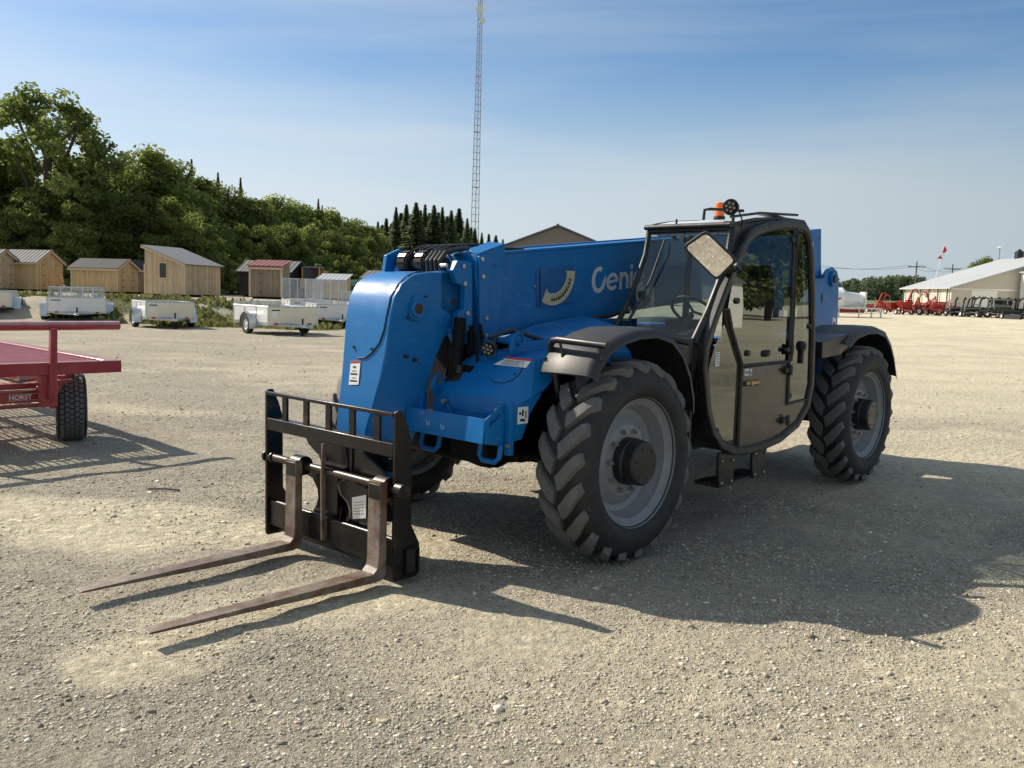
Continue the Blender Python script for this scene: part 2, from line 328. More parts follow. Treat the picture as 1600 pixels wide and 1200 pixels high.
#@@GROUND
# ------------------------------------------------------------------ ground
def micro(x, y):
    return (fbm(x*.35+y*.1, y*1.6, .5, 61, 3)-.5)*.034+(fbm(x, y, .9, 3, 4)-.5)*.035+(fbm(x, y, .12, 9, 3)-.5)*.010
ang = np.concatenate([np.linspace(-180, -38, 110, endpoint=False), np.linspace(-38, 38, 760, endpoint=False), np.linspace(38, 180, 110, endpoint=False)])*math.pi/180
rad = np.concatenate([[0.05], .5*1.0125**np.arange(0, 720)]); rad = rad[rad < 3500]
AA, RR = np.meshgrid(ang, rad); gx = RR*np.sin(AA); gy = RR*np.cos(AA)
gz = terr(gx, gy)+micro(gx, gy)*sstep(110, 40, RR)*sstep(0, 1, RR)
na = len(ang); nr = len(rad); V = np.stack([gx, gy, gz], -1).reshape(-1, 3)
ii, jj = np.meshgrid(np.arange(nr-1), np.arange(na), indexing='ij'); j2 = (jj+1) % na
F = np.stack([ii*na+jj, ii*na+j2, (ii+1)*na+j2, (ii+1)*na+jj], -1).reshape(-1, 4)[:, ::-1]
def blob(x, y, cx, cy, rx, ry, rot=0., seed=5):
    c, s = math.cos(rot), math.sin(rot); u = ((x-cx)*c+(y-cy)*s)/rx; v = (-(x-cx)*s+(y-cy)*c)/ry
    return sstep(1.25, .55, np.sqrt(u*u+v*v)+(fbm(x, y, .8, seed)-.5)*1.3)
def dust_f(x, y):
    d = np.maximum.reduce([blob(x, y, -3.0, 6.0, 2.4, .62, -.1), blob(x, y, -1.55, 3.75, .38, .30, .5, 8), blob(x, y, -.9, 4.5, .9, .35, .4, 9)*.6,
                           blob(x, y, 5.8, 9.6, 5.5, 3.0, .15)*.8, blob(x, y, 2.5, 3.3, 2.2, .9, .4, 12)*.65, blob(x, y, 6, 20, 14, 8, 0, 13)*.9, blob(x, y, -4.5, 11.5, 2.2, .35, -.2, 14)*.7,
                           blob(x, y, .6, 3.9, 1.2, .5, .1, 17)*.45])
    d = np.maximum(d, sstep(.10, .45, x/np.maximum(y, 1))*sstep(9, 16, y)*.85)
    for (c0, c1_, c2_, sg_) in ((-1.9, .42, -.012, .22), (-.1, .42, -.012, .22), (3.2, -.9, .03, .25), (5.1, -.9, .03, .25), (1.2, .06, .0, .3), (-3.4, .9, -.02, .26)):
        q_ = np.abs(y-3.2-(c0+c1_*x+c2_*x*x)-.25*(fbm(x, y, 3., 51)-.5)); d = d+.35*sstep(sg_*1.6, sg_*.5, q_)*(fbm(x, y, 1.3, 53)-.15)
    d = d*(1-.65*sstep(-.02, -.25, x/np.maximum(y, 1))*sstep(8, 11, y))
    d = np.maximum(d, 1.1*blob(x, y, -1.62, 3.72, .30, .26, .5, 8)); d = np.maximum(d, 1.25*blob(x, y, -3.2, 5.95, 2.6, .50, -.08, 18)); d = np.maximum(d, .9*blob(x, y, 1.3, 2.6, .8, .35, .2, 19))
    return np.clip(d*.9+(fbm(x, y*1.8, 1.6, 21)-.5)*.9, 0, 1)
def grass_f(x, y):
    k = x/np.maximum(y, 1.)
    g = sstep(.52, .64, fbm(x, y, 2.3, 31)+.22*sstep(35, 37, y)*sstep(47, 44, y)-.05)*sstep(34.5, 36.5, y)*sstep(45.5, 42.5, y)*sstep(-.16, -.24, k)
    g = np.maximum(g, sstep(70, 78, y)*sstep(-.02, -.14, k)); g = np.maximum(g, sstep(150, 175, y)); g = np.where(y < 0, sstep(40, 60, -y), g)
    return np.clip(g, 0, 1)
g_o = npmesh('ground', V, F, [], smooth=True); tag(g_o, kind='structure')
me = g_o.data
for nm, arr in (('dust', dust_f(gx, gy)), ('grass', grass_f(gx, gy))):
    a = me.attributes.new(nm, 'FLOAT', 'POINT'); a.data.foreach_set('value', arr.astype(np.float32).ravel())
gm = bpy.data.materials.new('gravel_ground'); gm.use_nodes = True; t = gm.node_tree; b = t.nodes['Principled BSDF']; n = t.nodes.new; l = t.links.new
b.inputs['Roughness'].default_value = .9; b.inputs['Specular IOR Level'].default_value = .2
tcg = n('ShaderNodeTexCoord'); P = tcg.outputs['Object']
def noise(s, d=6, r=.65, src=None):
    q = n('ShaderNodeTexNoise'); q.inputs['Scale'].default_value = s; q.inputs['Detail'].default_value = d; q.inputs['Roughness'].default_value = r; l(src or P, q.inputs['Vector']); return q.outputs['Fac']
def voro(s, feat='F1', out='Distance', rnd=1.):
    q = n('ShaderNodeTexVoronoi'); q.inputs['Scale'].default_value = s; q.feature = feat; q.inputs['Randomness'].default_value = rnd; l(P, q.inputs['Vector']); return q.outputs[out]
def mr(v, a, b_, c=0., d=1.):
    q = n('ShaderNodeMapRange'); q.inputs['From Min'].default_value = a; q.inputs['From Max'].default_value = b_; q.inputs['To Min'].default_value = c; q.inputs['To Max'].default_value = d; l(v, q.inputs[0]); return q.outputs[0]
def mth(op, a, b_, clamp=False):
    q = n('ShaderNodeMath'); q.operation = op; q.use_clamp = clamp
    for i, v in enumerate((a, b_)):
        if isinstance(v, (int, float)): q.inputs[i].default_value = v
        else: l(v, q.inputs[i])
    return q.outputs[0]
def mixc(f, a, b_, typ='MIX'):
    q = n('ShaderNodeMix'); q.data_type = 'RGBA'; q.blend_type = typ
    if isinstance(f, (int, float)): q.inputs['Factor'].default_value = f
    else: l(f, q.inputs['Factor'])
    for k, v in (('A', a), ('B', b_)):
        if isinstance(v, tuple): q.inputs[k].default_value = (*v, 1)
        else: l(v, q.inputs[k])
    return q.outputs['Result']
ad_ = n('ShaderNodeAttribute'); ad_.attribute_name = 'dust'; ag = n('ShaderNodeAttribute'); ag.attribute_name = 'grass'
c1 = mixc(mr(noise(.55, 8, .6), .35, .65), (.305, .264, .205), (.49, .426, .325))
c1 = mixc(mr(noise(3.5, 10, .75), .38, .68), c1, (.61, .54, .40))
bv = n('ShaderNodeTexVoronoi'); bv.inputs['Scale'].default_value = 13; l(P, bv.inputs['Vector']); sp3 = n('ShaderNodeSeparateColor'); l(bv.outputs['Color'], sp3.inputs[0])
c1 = mixc(mr(noise(2.2, 8, .8), .42, .6, 0, .6), c1, mixc(sp3.outputs[0], (.12, .105, .085), (.72, .65, .52)))
mpg = n('ShaderNodeMapping'); mpg.inputs['Scale'].default_value = (.5, 2.2, 1); mpg.inputs['Rotation'].default_value = (0, 0, R(12)); l(P, mpg.inputs[0])
c1 = mixc(mr(noise(1.2, 10, .8, mpg.outputs[0]), .48, .66, 0, .55), c1, (.24, .21, .165))
pv = n('ShaderNodeTexVoronoi'); pv.inputs['Scale'].default_value = 45; l(P, pv.inputs['Vector'])
sep = n('ShaderNodeSeparateColor'); l(pv.outputs['Color'], sep.inputs[0])
stone = mixc(mr(sep.outputs[0], .0, 1.), (.15, .135, .11), (.80, .73, .60))
peb = mr(noise(9, 6, .7), .42, .62)
c1 = mixc(mth('MULTIPLY', peb, .75), c1, stone)
fv = n('ShaderNodeTexVoronoi'); fv.inputs['Scale'].default_value = 150; l(P, fv.inputs['Vector']); sp2 = n('ShaderNodeSeparateColor'); l(fv.outputs['Color'], sp2.inputs[0])
c1 = mixc(.42, c1, mixc(sp2.outputs[1], (.10, .085, .07), (.72, .64, .50)))
dm = mth('MULTIPLY', ad_.outputs['Fac'], mr(noise(14, 8, .7), .3, .6, .25, 1.), True)
c1 = mixc(mth('MULTIPLY', dm, .95), c1, (.92, .815, .585))
gc = mixc(mr(noise(2.5, 8, .7), .35, .65), (.045, .070, .018), (.17, .17, .07))
c1 = mixc(mth('MULTIPLY', ag.outputs['Fac'], mr(noise(1.3, 8, .75), .25, .5), True), c1, gc)
l(c1, b.inputs['Base Color'])
h = mth('MULTIPLY', mr(voro(45), 0, .6, 1, 0), peb); h = mth('ADD', mth('MULTIPLY', h, 1.1), mth('MULTIPLY', mr(voro(150), 0, .6, 1, 0), .35))
h = mth('ADD', h, mth('MULTIPLY', noise(30, 8, .8), .9)); h = mth('ADD', h, mth('MULTIPLY', noise(4, 6, .7), 1.8)); h = mth('ADD', h, mth('MULTIPLY', mr(voro(13), 0, .6, 1, 0), .7)); h = mth('ADD', h, mth('MULTIPLY', noise(1.2, 8, .75, mpg.outputs[0]), 3.))
h = mth('MULTIPLY', h, mr(dm, 0, 1, 1., .5))
bp = n('ShaderNodeBump'); bp.inputs['Strength'].default_value = 1.; bp.inputs['Distance'].default_value = .030; l(h, bp.inputs['Height']); l(bp.outputs[0], b.inputs['Normal'])
me.materials.append(gm)

# loose stones: one sheet of uncountable gravel
def stones(nst, rmin, rmax, smin, smax, seed, power=1.6, amax=36, octa=False):
    r = np.random.default_rng(seed)
    ph = (1+5**.5)/2
    ico = np.array([(-1, ph, 0), (1, ph, 0), (-1, -ph, 0), (1, -ph, 0), (0, -1, ph), (0, 1, ph), (0, -1, -ph), (0, 1, -ph), (ph, 0, -1), (ph, 0, 1), (-ph, 0, -1), (-ph, 0, 1)])/1.9
    fc = np.array([(0, 11, 5), (0, 5, 1), (0, 1, 7), (0, 7, 10), (0, 10, 11), (1, 5, 9), (5, 11, 4), (11, 10, 2), (10, 7, 6), (7, 1, 8), (3, 9, 4), (3, 4, 2), (3, 2, 6), (3, 6, 8), (3, 8, 9), (4, 9, 5), (2, 4, 11), (6, 2, 10), (8, 6, 7), (9, 8, 1)])
    if octa: ico = np.array([(1, 0, 0), (-1, 0, 0), (0, 1, 0), (0, -1, 0), (0, 0, 1), (0, 0, -1.)]); fc = np.array([(0, 2, 4), (2, 1, 4), (1, 3, 4), (3, 0, 4), (2, 0, 5), (1, 2, 5), (3, 1, 5), (0, 3, 5)])
    nv = len(ico)
    A = (r.random(nst)*2-1)*amax*math.pi/180; u = r.random(nst); D = (rmin**(2-power)+u*(rmax**(2-power)-rmin**(2-power)))**(1/(2-power))
    x = D*np.sin(A); y = D*np.cos(A)
    keep = (fbm(x, y, .7, 44, 3)+(r.random(nst)-.5)*.35-.18*dust_f(x, y)) > .44
    x = x[keep]; y = y[keep]; k = len(x)
    s = smin*(smax/smin)**(r.random(k)**2.6)
    V = ico[None]*(1+(r.random((k, nv, 1))-.5)*.9)+(r.random((k, nv, 3))-.5)*.55; V = V*s[:, None, None]
    V = V*np.stack([.75+.6*r.random(k), .7+.5*r.random(k), .38+.35*r.random(k)], -1)[:, None, :]
    a = r.random(k)*6.28; c, sn = np.cos(a), np.sin(a)
    X = V[..., 0]*c[:, None]-V[..., 1]*sn[:, None]; Y = V[..., 0]*sn[:, None]+V[..., 1]*c[:, None]; Z = V[..., 2]+X*(r.random((k, 1))-.5)*.4
    V = np.stack([X+x[:, None], Y+y[:, None], Z+(terr(x, y)+micro(x, y))[:, None]+s[:, None]*.12], -1).reshape(-1, 3)
    F = (fc[None]+(np.arange(k)*nv)[:, None, None]).reshape(-1, 3)
    return V, F, np.repeat(r.random(k), nv)
parts = [stones(240000, 1.6, 12, .0028, .0100, 1, 1.25, 34, True), stones(26000, 1.6, 20, .005, .017, 2, 1.1, 36, True), stones(5000, 1.6, 16, .006, .018, 12, 1.1), stones(200, 2.4, 13, .013, .028, 3, .9), stones(5000, 10, 40, .010, .030, 4, 1.0, 34)]
Vs = []; Fs = []; Cs = []; off = 0
for a, f_, c in parts: Vs.append(a); Fs.append(f_+off); Cs.append(c); off += len(a)
st = npmesh('gravel_stones', np.vstack(Vs), np.vstack(Fs), []); tag(st, 'loose pale and grey stones scattered over the gravel yard', 'stones', kind='stuff')
at_ = st.data.attributes.new('rnd', 'FLOAT', 'POINT'); at_.data.foreach_set('value', np.concatenate(Cs).astype(np.float32))
sm = bpy.data.materials.new('stone'); sm.use_nodes = True; t = sm.node_tree; b = t.nodes['Principled BSDF']; n = t.nodes.new; l = t.links.new; b.inputs['Roughness'].default_value = .85; b.inputs['Specular IOR Level'].default_value = .25
ar = n('ShaderNodeAttribute'); ar.attribute_name = 'rnd'; rp = n('ShaderNodeValToRGB'); l(ar.outputs['Fac'], rp.inputs[0]); e = rp.color_ramp.elements
e[0].color = (.16, .14, .12, 1); e[1].color = (.72, .67, .58, 1); q = e.new(.30); q.color = (.42, .365, .28, 1); q = e.new(.8); q.color = (.60, .53, .41, 1); l(rp.outputs[0], b.inputs['Base Color'])
st.data.materials.append(sm)
#@@TELEHANDLER
# ------------------------------------------------------------------ telehandler (x forward, y to its left, z up; origin = ground under the front left wheel)
T = thing('telehandler', 'big blue telehandler with black glazed cab and lowered rusty forks, parked on the gravel', 'telehandler', (.81495, 5.40999, 0), R(227.4033))
YC = -1.325
def bolts(mb, pts, y, r=.012, h=.014, m=None):
    for x, z in pts: mb.cyl((x, y-.002, z), (x, y+h, z), r, 8, m=m)

# --- wheels
RW, TW = .64, .345
def make_wheel(side):     # side +1: outer face at +y
    root = None
    mb = MB()
    P = [(.400, -.030), (.425, -.006), (.47, .010), (.52, .006), (.565, -.014), (.592, -.040), (.604, -.075), (.608, -TW/2), (.604, -TW+.075), (.592, -TW+.040), (.565, -TW+.014), (.52, -TW-.006), (.47, -TW-.010), (.425, -TW+.006), (.400, -TW+.03)]
    mb.lathe(P, n=72)
    mb.cur = 1
    nl = 21; mid = -TW/2
    for s in (1, -1):
        for i in range(nl):
            t0 = 2*math.pi*(i+(0 if s > 0 else .5))/nl
            # centre line of a lug as (y offset from middle, theta) then down the shoulder
            cl = [(-.030, .055), (.014, -.008), (.050, .040), (.096, .135), (.134, .215), (.158, .262)]
            hw = [.038, .046, .048, .044, .038, .032]
            rt = [RW, RW, RW, RW-.002, RW-.010, RW-.032]; rb = [.60, .60, .60, .595, .58, .56]
            cl = cl[1:]; hw = hw[1:]; rt = rt[1:]; rb = rb[1:]
            vs = []
            for j, (yo, th) in enumerate(cl):
                dth = hw[j]*1.0/RW
                dy = hw[j]*.22
                y = yo*s*(-1 if False else 1)+mid
                for sg in (-1, 1):
                    tt = t0+th+sg*dth; yy = y-sg*dy*s
                    for rr, ex in ((rb[j], 1.18), (rt[j], .92)):
                        t2 = t0+th+sg*dth*ex
                        vs.append((rr*math.cos(t2), yy, rr*math.sin(t2)))
            fs = []; k = len(cl)
            for j in range(k-1):
                a = j*4; c = (j+1)*4     # 0 low-,1 top-,2 low+,3 top+
                fs += [(a+1, c+1, c+3, a+3), (a, a+1, c+1, c)[::-1], (a+2, c+2, c+3, a+3)[::-1], (a, c, c+2, a+2)[::-1]]
            fs += [(0, 1, 3, 2), ((k-1)*4, (k-1)*4+2, (k-1)*4+3, (k-1)*4+1)]
            mb.add(vs, fs)
    if side < 0: mb.v = [(x, -TW-y, z) for x, y, z in mb.v]; 
    tyre = mb
    rm = MB(); rm.lathe([(.412, -.012), (.412, -.026), (.395, -.032), (.385, -.05), (.36, -.065), (.352, -.10), (.335, -.125), (.325, -.150), (.29, -.160), (.25, -.140), (.225, -.118), (.16, -.112), (.05, -.112), (.05, -.20), (.30, -.20), (.37, -.22), (.38, -TW+.03), (.412, -TW+.012), (.412, -.2), (.405, -.03)], n=64)
    hb = MB(); hb.lathe([(.0, .030), (.128, .030), (.140, .020), (.142, -.005), (.142, -.05), (.150, -.055), (.150, -.13), (.0, -.13)], n=40, closed=False)
    for k in range(6):
        a = k*math.pi/3+.3; hb.cyl((.10*math.cos(a), .028, .10*math.sin(a)), (.10*math.cos(a), .036, .10*math.sin(a)), .009, 6)
    nt_ = MB()
    for k in range(10):
        a = k*2*math.pi/10+.15; nt_.cyl((.192*math.cos(a), -.118, .192*math.sin(a)), (.192*math.cos(a), -.082, .192*math.sin(a)), .015, 6); nt_.cyl((.192*math.cos(a), -.09, .192*math.sin(a)), (.192*math.cos(a), -.068, .192*math.sin(a)), .008, 6)
    vl = MB(); vl.cyl((.30, -.15, .14), (.31, -.115, .15), .007, 6)
    if side < 0:
        for q in (rm, hb, nt_, vl): q.v = [(x, -TW-y, z) for x, y, z in q.v]
    return tyre, rm, hb, nt_
def place_wheel(name_lab, x, y, side, rotz=0., spin=0., proto={}):
    if side not in proto:
        ty, rm, hb, nn = make_wheel(side)
        w_ = bpy.data.objects.new('wheel', None); COL.objects.link(w_)
        ty.build('tyre', ['rubber', 'lug'], w_, 0, 28); rm.build('rim', 'rim', w_, 0, 30); hb.build('hub', 'black', w_, .004, 30); build_each(nn, 'wheel_nut', 'bolt', w_, 0, 30)
        proto[side] = w_
    else: w_ = copy_tree(proto[side])
    w_.parent = T; w_.location = (x, y, RW); w_.rotation_euler = (0, spin, rotz); w_['label'] = name_lab
    return w_
place_wheel('large front wheel nearest the camera', 0, 0, 1, R(0), .1)
place_wheel('rear wheel behind the cab', -3.724, 0, 1, 0, 1.23)
place_wheel('front wheel half hidden behind the fork carriage', 0, 2*YC, -1, 0, .5)
place_wheel('rear wheel on the far side', -3.724, 2*YC, -1, 0, .9)
# place side -1 wheels so their outer face is at y = 2*YC
for o in [k for k in bpy.data.objects if k.parent == T and k.location.y < -1]: o.location.y = -2.44+TW

# --- chassis
mb = MB()
mb.prism([(.74, .64), (.74, .80), (.45, .86), (-.6, .95), (-4.4, .95), (-5.05, .85), (-5.05, .55), (-4.5, .45), (-.6, .45), (.35, .54)], -1.72, -.93)
mb.box(.52, .74, -1.95, -.62, .62, .78)
mb.build('chassis_frame', 'dark', T, .01)
mb = MB()
for X in (0, -3.724):
    mb = MB()
    mb.cyl((X, -.40, .62), (X, 2*YC+.40, .62), .105, 16); mb.lathe([(.0, -.2), (.14, -.2), (.20, -.1), (.21, 0), (.20, .1), (.14, .2), (0, .2)], (X, YC, .62), 20, closed=False)
    for y in (-.40, 2*YC+.40):
        mb.cyl((X, y-.10, .62), (X, y+.14, .62), .17, 18); mb.box(X-.07, X+.07, y-.05, y+.07, .40, .85)
    mb.cyl((X+.20, -.42, .60), (X+.20, 2*YC+.42, .60), .035, 10); mb.cyl((X+.20, -.8, .60), (X+.20, -1.85, .60), .055, 12)
    mb.build('axle', 'dark', T, .006)
# black body between wheel and cab, battery box
mb = MB(); mb.prism([(-.45, 1.22), (-.45, .95), (-.66, .72), (-.72, .52), (-2.6, .52), (-3.0, .7), (-3.0, 1.1), (-2.5, 1.2)], -.92, -.42)
mb.prism([(-.40, 1.20), (-.62, 1.28), (-.74, 1.28), (-.74, .66), (-.62, .70), (-.52, .95)], -.42, -.13)
bolts(mb, [(-.66, 1.10), (-.67, .86)], -.13, .014, .01, 1)
mb.build('side_body', ['black', 'bolt'], T, .008)

# --- blue front hood
mb = MB()
mb.extr([(.77, -1.08, .80), (.77, -.40, .80), (.77, -.40, 1.0), (.765, -.475, 1.045), (.765, -1.08, 1.045)], (-.02, 0, 0))
RG = [(.765, -.475, 1.045), (.49, -.475, 1.265), (.25, -.475, 1.295), (-.66, -.475, 1.34)]       # ridge
LF = [(.765, -1.08, 1.045), (.49, -1.03, 1.265), (.25, -1.0, 1.295), (-.66, -1.0, 1.34)]
LO = [(.77, -.395, 1.00), (.60, -.395, 1.055), (.30, -.395, 1.18), (-.66, -.395, 1.24)]
for i in range(3):
    mb.add([LF[i], RG[i], RG[i+1], LF[i+1]], [(0, 1, 2, 3)]); mb.add([RG[i], LO[i], LO[i+1], RG[i+1]], [(0, 1, 2, 3)])
# side skirt with the wheel arch cut out
arch = [(.60*math.cos(a)*1.16-.0, .66+.60*math.sin(a)*1.0) for a in [R(d) for d in (14, 30, 45, 60, 75, 88)]]
sk = [(.77, 1.0), (.77, .80)]+arch+[(-.1, 1.21), (.30, 1.18), (.60, 1.055)]
mb.prism(sk, -.40, -.394)
mb.box(.42, .77, -1.08, -.9, .78, 1.05)
mb.box(.755, .79, -.43, -.385, .72, 1.03)
hood = mb.build('front_hood', 'blue', T, .004, 12)
mb = MB()   # hatch outlines and screws on the hood top
def hood_pt(u, v, d=0.003):   # u along slope 0..1 on the front panel, v across
    a = Vector(LF[0]).lerp(Vector(LF[1]), u); c = Vector(RG[0]).lerp(Vector(RG[1]), u); p_ = a.lerp(c, v); nn_ = (Vector(RG[1])-Vector(RG[0])).cross(Vector(LF[0])-Vector(RG[0])).normalized()
    if nn_.z < 0: nn_ = -nn_
    return p_+nn_*d
loop = [hood_pt(u, v) for u, v in ((.42, .62), (.36, .70), (.36, .84), (.45, .93), (.60, .96), (.78, .93), (.92, .88), (.92, .62))]
mb.tube(loop, .0025, 6)
for u, v in ((.72, .55), (.6, .9), (.85, .25)):
    q = hood_pt(u, v); mb.cyl(q, q+Vector((0, 0, .006)), .007, 8)
build_each(mb, 'hood_hatch_line', 'ink', T)
mb = MB(); q = [hood_pt(u, v, .004) for u, v in ((.78, .50), (.78, .98), (1.0, .97), (1.0, .60))]
mb.add(q, [(0, 1, 2, 3)]); mb.cur = 1
mb.add([hood_pt(u, v, .006) for u, v in ((.95, .60), (.95, .97), (1.0, .97), (1.0, .60))], [(0, 1, 2, 3)]); mb.cur = 2
for k in range(5): mb.add([hood_pt(u, v, .006) for u, v in ((.80+.028*k, .58), (.80+.028*k, .90-.05*(k % 2)), (.808+.028*k, .90-.05*(k % 2)), (.808+.028*k, .58))], [(0, 1, 2, 3)])
mb.build('warning_decal', ['decal', 'decalred', 'ink'], T, 0, 0)
# grille on the hood rear
mb = MB()
for k in range(9):
    x = .10-k*.035; mb.box(x-.02, x, -.62, -.50, 1.303+.0016*k, 1.312+.0016*k)
mb.build('vent_grille', 'ink', T)
# fabricated upstand under the boom, cowl plates
mb = MB()
mb.extr([(.30, -.98, 1.34), (.30, -.78, 1.33), (-.10, -.62, 1.385), (-.62, -.62, 1.43), (-.62, -.98, 1.50), (-.1, -.98, 1.44)], (0, 0, .02))
mb.add([(.30, -.78, 1.35), (-.10, -.62, 1.405), (-.62, -.62, 1.45), (-.62, -.60, 1.30), (-.1, -.60, 1.30), (.30, -.76, 1.29)], [(0, 1, 4, 5), (1, 2, 3, 4)])
mb.box(-1.2, -.55, -1.0, -.9, 1.25, 1.50)
mb.build('boom_cradle', 'blue', T, .003, 10)
# lifting eyes
mb = MB()
def eye(mb, x, y, z, s=1., rot=0.):
    O = [(-.075, 0), (-.055, .07), (-.035, .115), (0, .135), (.035, .12), (.055, .09), (.065, .05), (.11, 0)]
    I = [(.0+.036*math.cos(a), .085+.036*math.sin(a)) for a in [2*math.pi*k/12 for k in range(12)]]
    c = Vector((math.cos(rot), math.sin(rot), 0)); nn_ = Vector((-c.y, c.x, 0))*.012
    vs = []; base = Vector((x, y, z))
    # ring of quads between outer (resampled) and hole
    A = []
    for k in range(12):
        a = 2*math.pi*k/12; dx, dz = math.cos(a), math.sin(a)
        best = None
        for i in range(len(O)):
            p1 = Vector(O[i]); p2 = Vector(O[(i+1) % len(O)]); q0 = Vector((0, .085)); d = Vector((dx, dz)); e_ = p2-p1; den = d.x*e_.y-d.y*e_.x
            if abs(den) < 1e-9: continue
            tt = ((p1.x-q0.x)*e_.y-(p1.y-q0.y)*e_.x)/den; uu = ((p1.x-q0.x)*d.y-(p1.y-q0.y)*d.x)/den
            if tt > 0 and -1e-6 <= uu <= 1+1e-6: best = tt if best is None else min(best, tt)
        A.append((0+dx*(best or .05), .085+dz*(best or .05)))
    for sgn in (-1, 1):
        for (px_, pz_) in A+I: vs.append(base+c*px_*s+Vector((0, 0, pz_*s))+nn_*sgn)
    fs = []
    for k in range(12):
        j = (k+1) % 12
        fs += [(k, j, 12+j, 12+k), (24+k, 36+k, 36+j, 24+j), (k, 24+k, 24+j, j), (12+k, 12+j, 36+j, 36+k)]
    mb.add(vs, fs)
eye(mb, .40, -.70, 1.275, 1.12, R(175)); eye(mb, .76, -1.04, 1.02, 1.0, R(10))
build_each(mb, 'lifting_eye', 'blue', T, .002)
# front tray (open box) and its wings
mb = MB()
mb.extr([(.955, -1.12, .80), (.955, -.44, .80), (.945, -.44, .945), (.945, -1.12, .945)], (.006, 0, 0))
mb.extr([(.955, -1.12, .80), (.955, -.44, .80), (.78, -.42, .77), (.78, -1.12, .77)], (0, 0, .006))
for y in (-1.12, -.44):
    z0 = 1.03
    O = [(.95, .80), (.95, .94), (.79, z0), (.78, .77)]
    sl = [(.915, .925), (.83, .975), (.815, .945), (.90, .895)]
    mb.add([(x, y, z) for x, z in O+sl]+[(x, y+.006, z) for x, z in O+sl], [(0, 4, 7, 3), (3, 7, 6, 2), (2, 6, 5, 1), (1, 5, 4, 0), (8, 11, 15, 12), (11, 10, 14, 15), (10, 9, 13, 14), (9, 8, 12, 13), (0, 1, 9, 8), (1, 2, 10, 9), (2, 3, 11, 10), (3, 0, 8, 11), (4, 5, 13, 12), (5, 6, 14, 13), (6, 7, 15, 14), (7, 4, 12, 15)])
mb.build('front_tray', 'blue', T, .0015)
mb = MB()
for y0_, z0_ in ((-.93, .855), (-.80, .845)): mb.tube([(.9575, y0_, z0_+.03), (.9575, y0_+.012, z0_), (.9575, y0_+.03, z0_+.005), (.9575, y0_+.028, z0_+.025)], .0025, 5)
build_each(mb, 'paint_scrape', 'galv', T)
mb = MB()
for x, y, z in ((.775, -.95, .985), (.775, -.49, .975)): mb.cyl((x, y, z), (x+.03, y, z), .016, 12)
mb.cyl((.80, -.405, .78), (.80, -.38, .78), .010, 8)
build_each(mb, 'hood_bolt', 'bolt', T)
mb = MB(); mb.tube([(.785, -.88, .86), (.785, -.88, .955), (.785, -.60, .945)], .004, 6); mb.tube([(.785, -.93, .97), (.80, -.86, .90)], .006, 6)
mb.build('hood_seam', 'bluedark', T)
# tie-down loops under the tray
for y in (-1.02, -.50):
    mb = MB(); mb.tube([(.83, y-.08, .78), (.84, y-.08, .71), (.845, y-.05, .68), (.845, y+.05, .68), (.84, y+.08, .71), (.83, y+.08, .78)], .016, 10); mb.build('tie_down_loop', 'blue', T)
# side sign
mb = MB(); mb.box(.63, .72, -.3935, -.391, .90, 1.0); mb.cur = 1
for a, c, d, e_ in ((.645, .655, .93, .975), (.665, .70, .915, .93), (.67, .685, .945, .985), (.69, .71, .955, .97), (.655, .665, .91, .925)): mb.box(a, c, -.391, -.390, d, e_)
mb.build('hood_decal', ['decal', 'ink'], T, 0, 0)
# work light on the hood
def lamp(mb, c, d, r, depth=.06):
    c = Vector(c); d = Vector(d).normalized()
    mb.cyl(c-d*depth, c, r*.72, 20, r, m=0); mb.cyl(c, c+d*.008, r, 20, m=0); mb.cyl(c+d*.008, c+d*.012, r*.86, 20, m=1)
    a = d.orthogonal().normalized(); b_ = d.cross(a)
    for k in range(7):
        t_ = 2*math.pi*k/6; o_ = Vector((0, 0, 0)) if k == 6 else (a*math.cos(t_)+b_*math.sin(t_))*r*.52
        mb.cyl(c+o_+d*.010, c+o_+d*.017, r*.19, 10, m=2)
mb = MB(); lamp(mb, (.56, -.80, 1.315), (.9, .35, -.12), .05); mb.cyl((.50, -.82, 1.32), (.45, -.84, 1.40), .008, 8, m=0); mb.tube([(.50, -.86, 1.38), (.36, -.80, 1.43), (.10, -.72, 1.36)], .014, 8, m=0)
mb.build('hood_work_light', ['blackplastic', 'dark', 'lens'], T)
# lift/tilt cylinder and hoses between head and hood
mb = MB(); mb.cyl((.66, -1.00, 1.12), (.60, -1.02, 1.50), .040, 16); mb.cyl((.50, -1.02, 1.10), (.50, -1.02, 1.45), .022, 12); mb.box(.55, .62, -1.0, -.90, 1.12, 1.20); mb.tube([(.55, -.95, 1.16), (.48, -.93, 1.25), (.46, -.96, 1.38), (.44, -1.0, 1.46)], .012, 8)
mb.tube([(.60, -.97, 1.14), (.54, -.92, 1.22), (.52, -.94, 1.36), (.50, -1.0, 1.44)], .010, 8)
mb.box(.10, .46, -1.60, -1.14, .72, 1.36); mb.box(-.5, .12, -2.0, -1.12, .86, 1.33); mb.box(.46, .60, -1.30, -1.12, .9, 1.02)
mb.tube([(.50, -1.20, .92), (.54, -1.16, 1.10), (.50, -1.14, 1.28), (.52, -1.10, 1.42)], .014, 8); mb.tube([(.48, -1.30, .9), (.50, -1.24, 1.12), (.47, -1.20, 1.34)], .012, 8); mb.tube([(.56, -1.14, .85), (.60, -1.08, 1.0), (.57, -1.06, 1.15), (.60, -1.04, 1.30)], .016, 8)
mb.build('tilt_cylinder', 'dark', T, .003)
mb = MB(); mb.cyl((.665, -1.05, 1.10), (.655, -.94, 1.12), .034, 16); mb.cyl((.64, -1.0, 1.15), (.63, -1.0, 1.20), .048, 14)
mb.build('cylinder_collar', 'shaft', T)

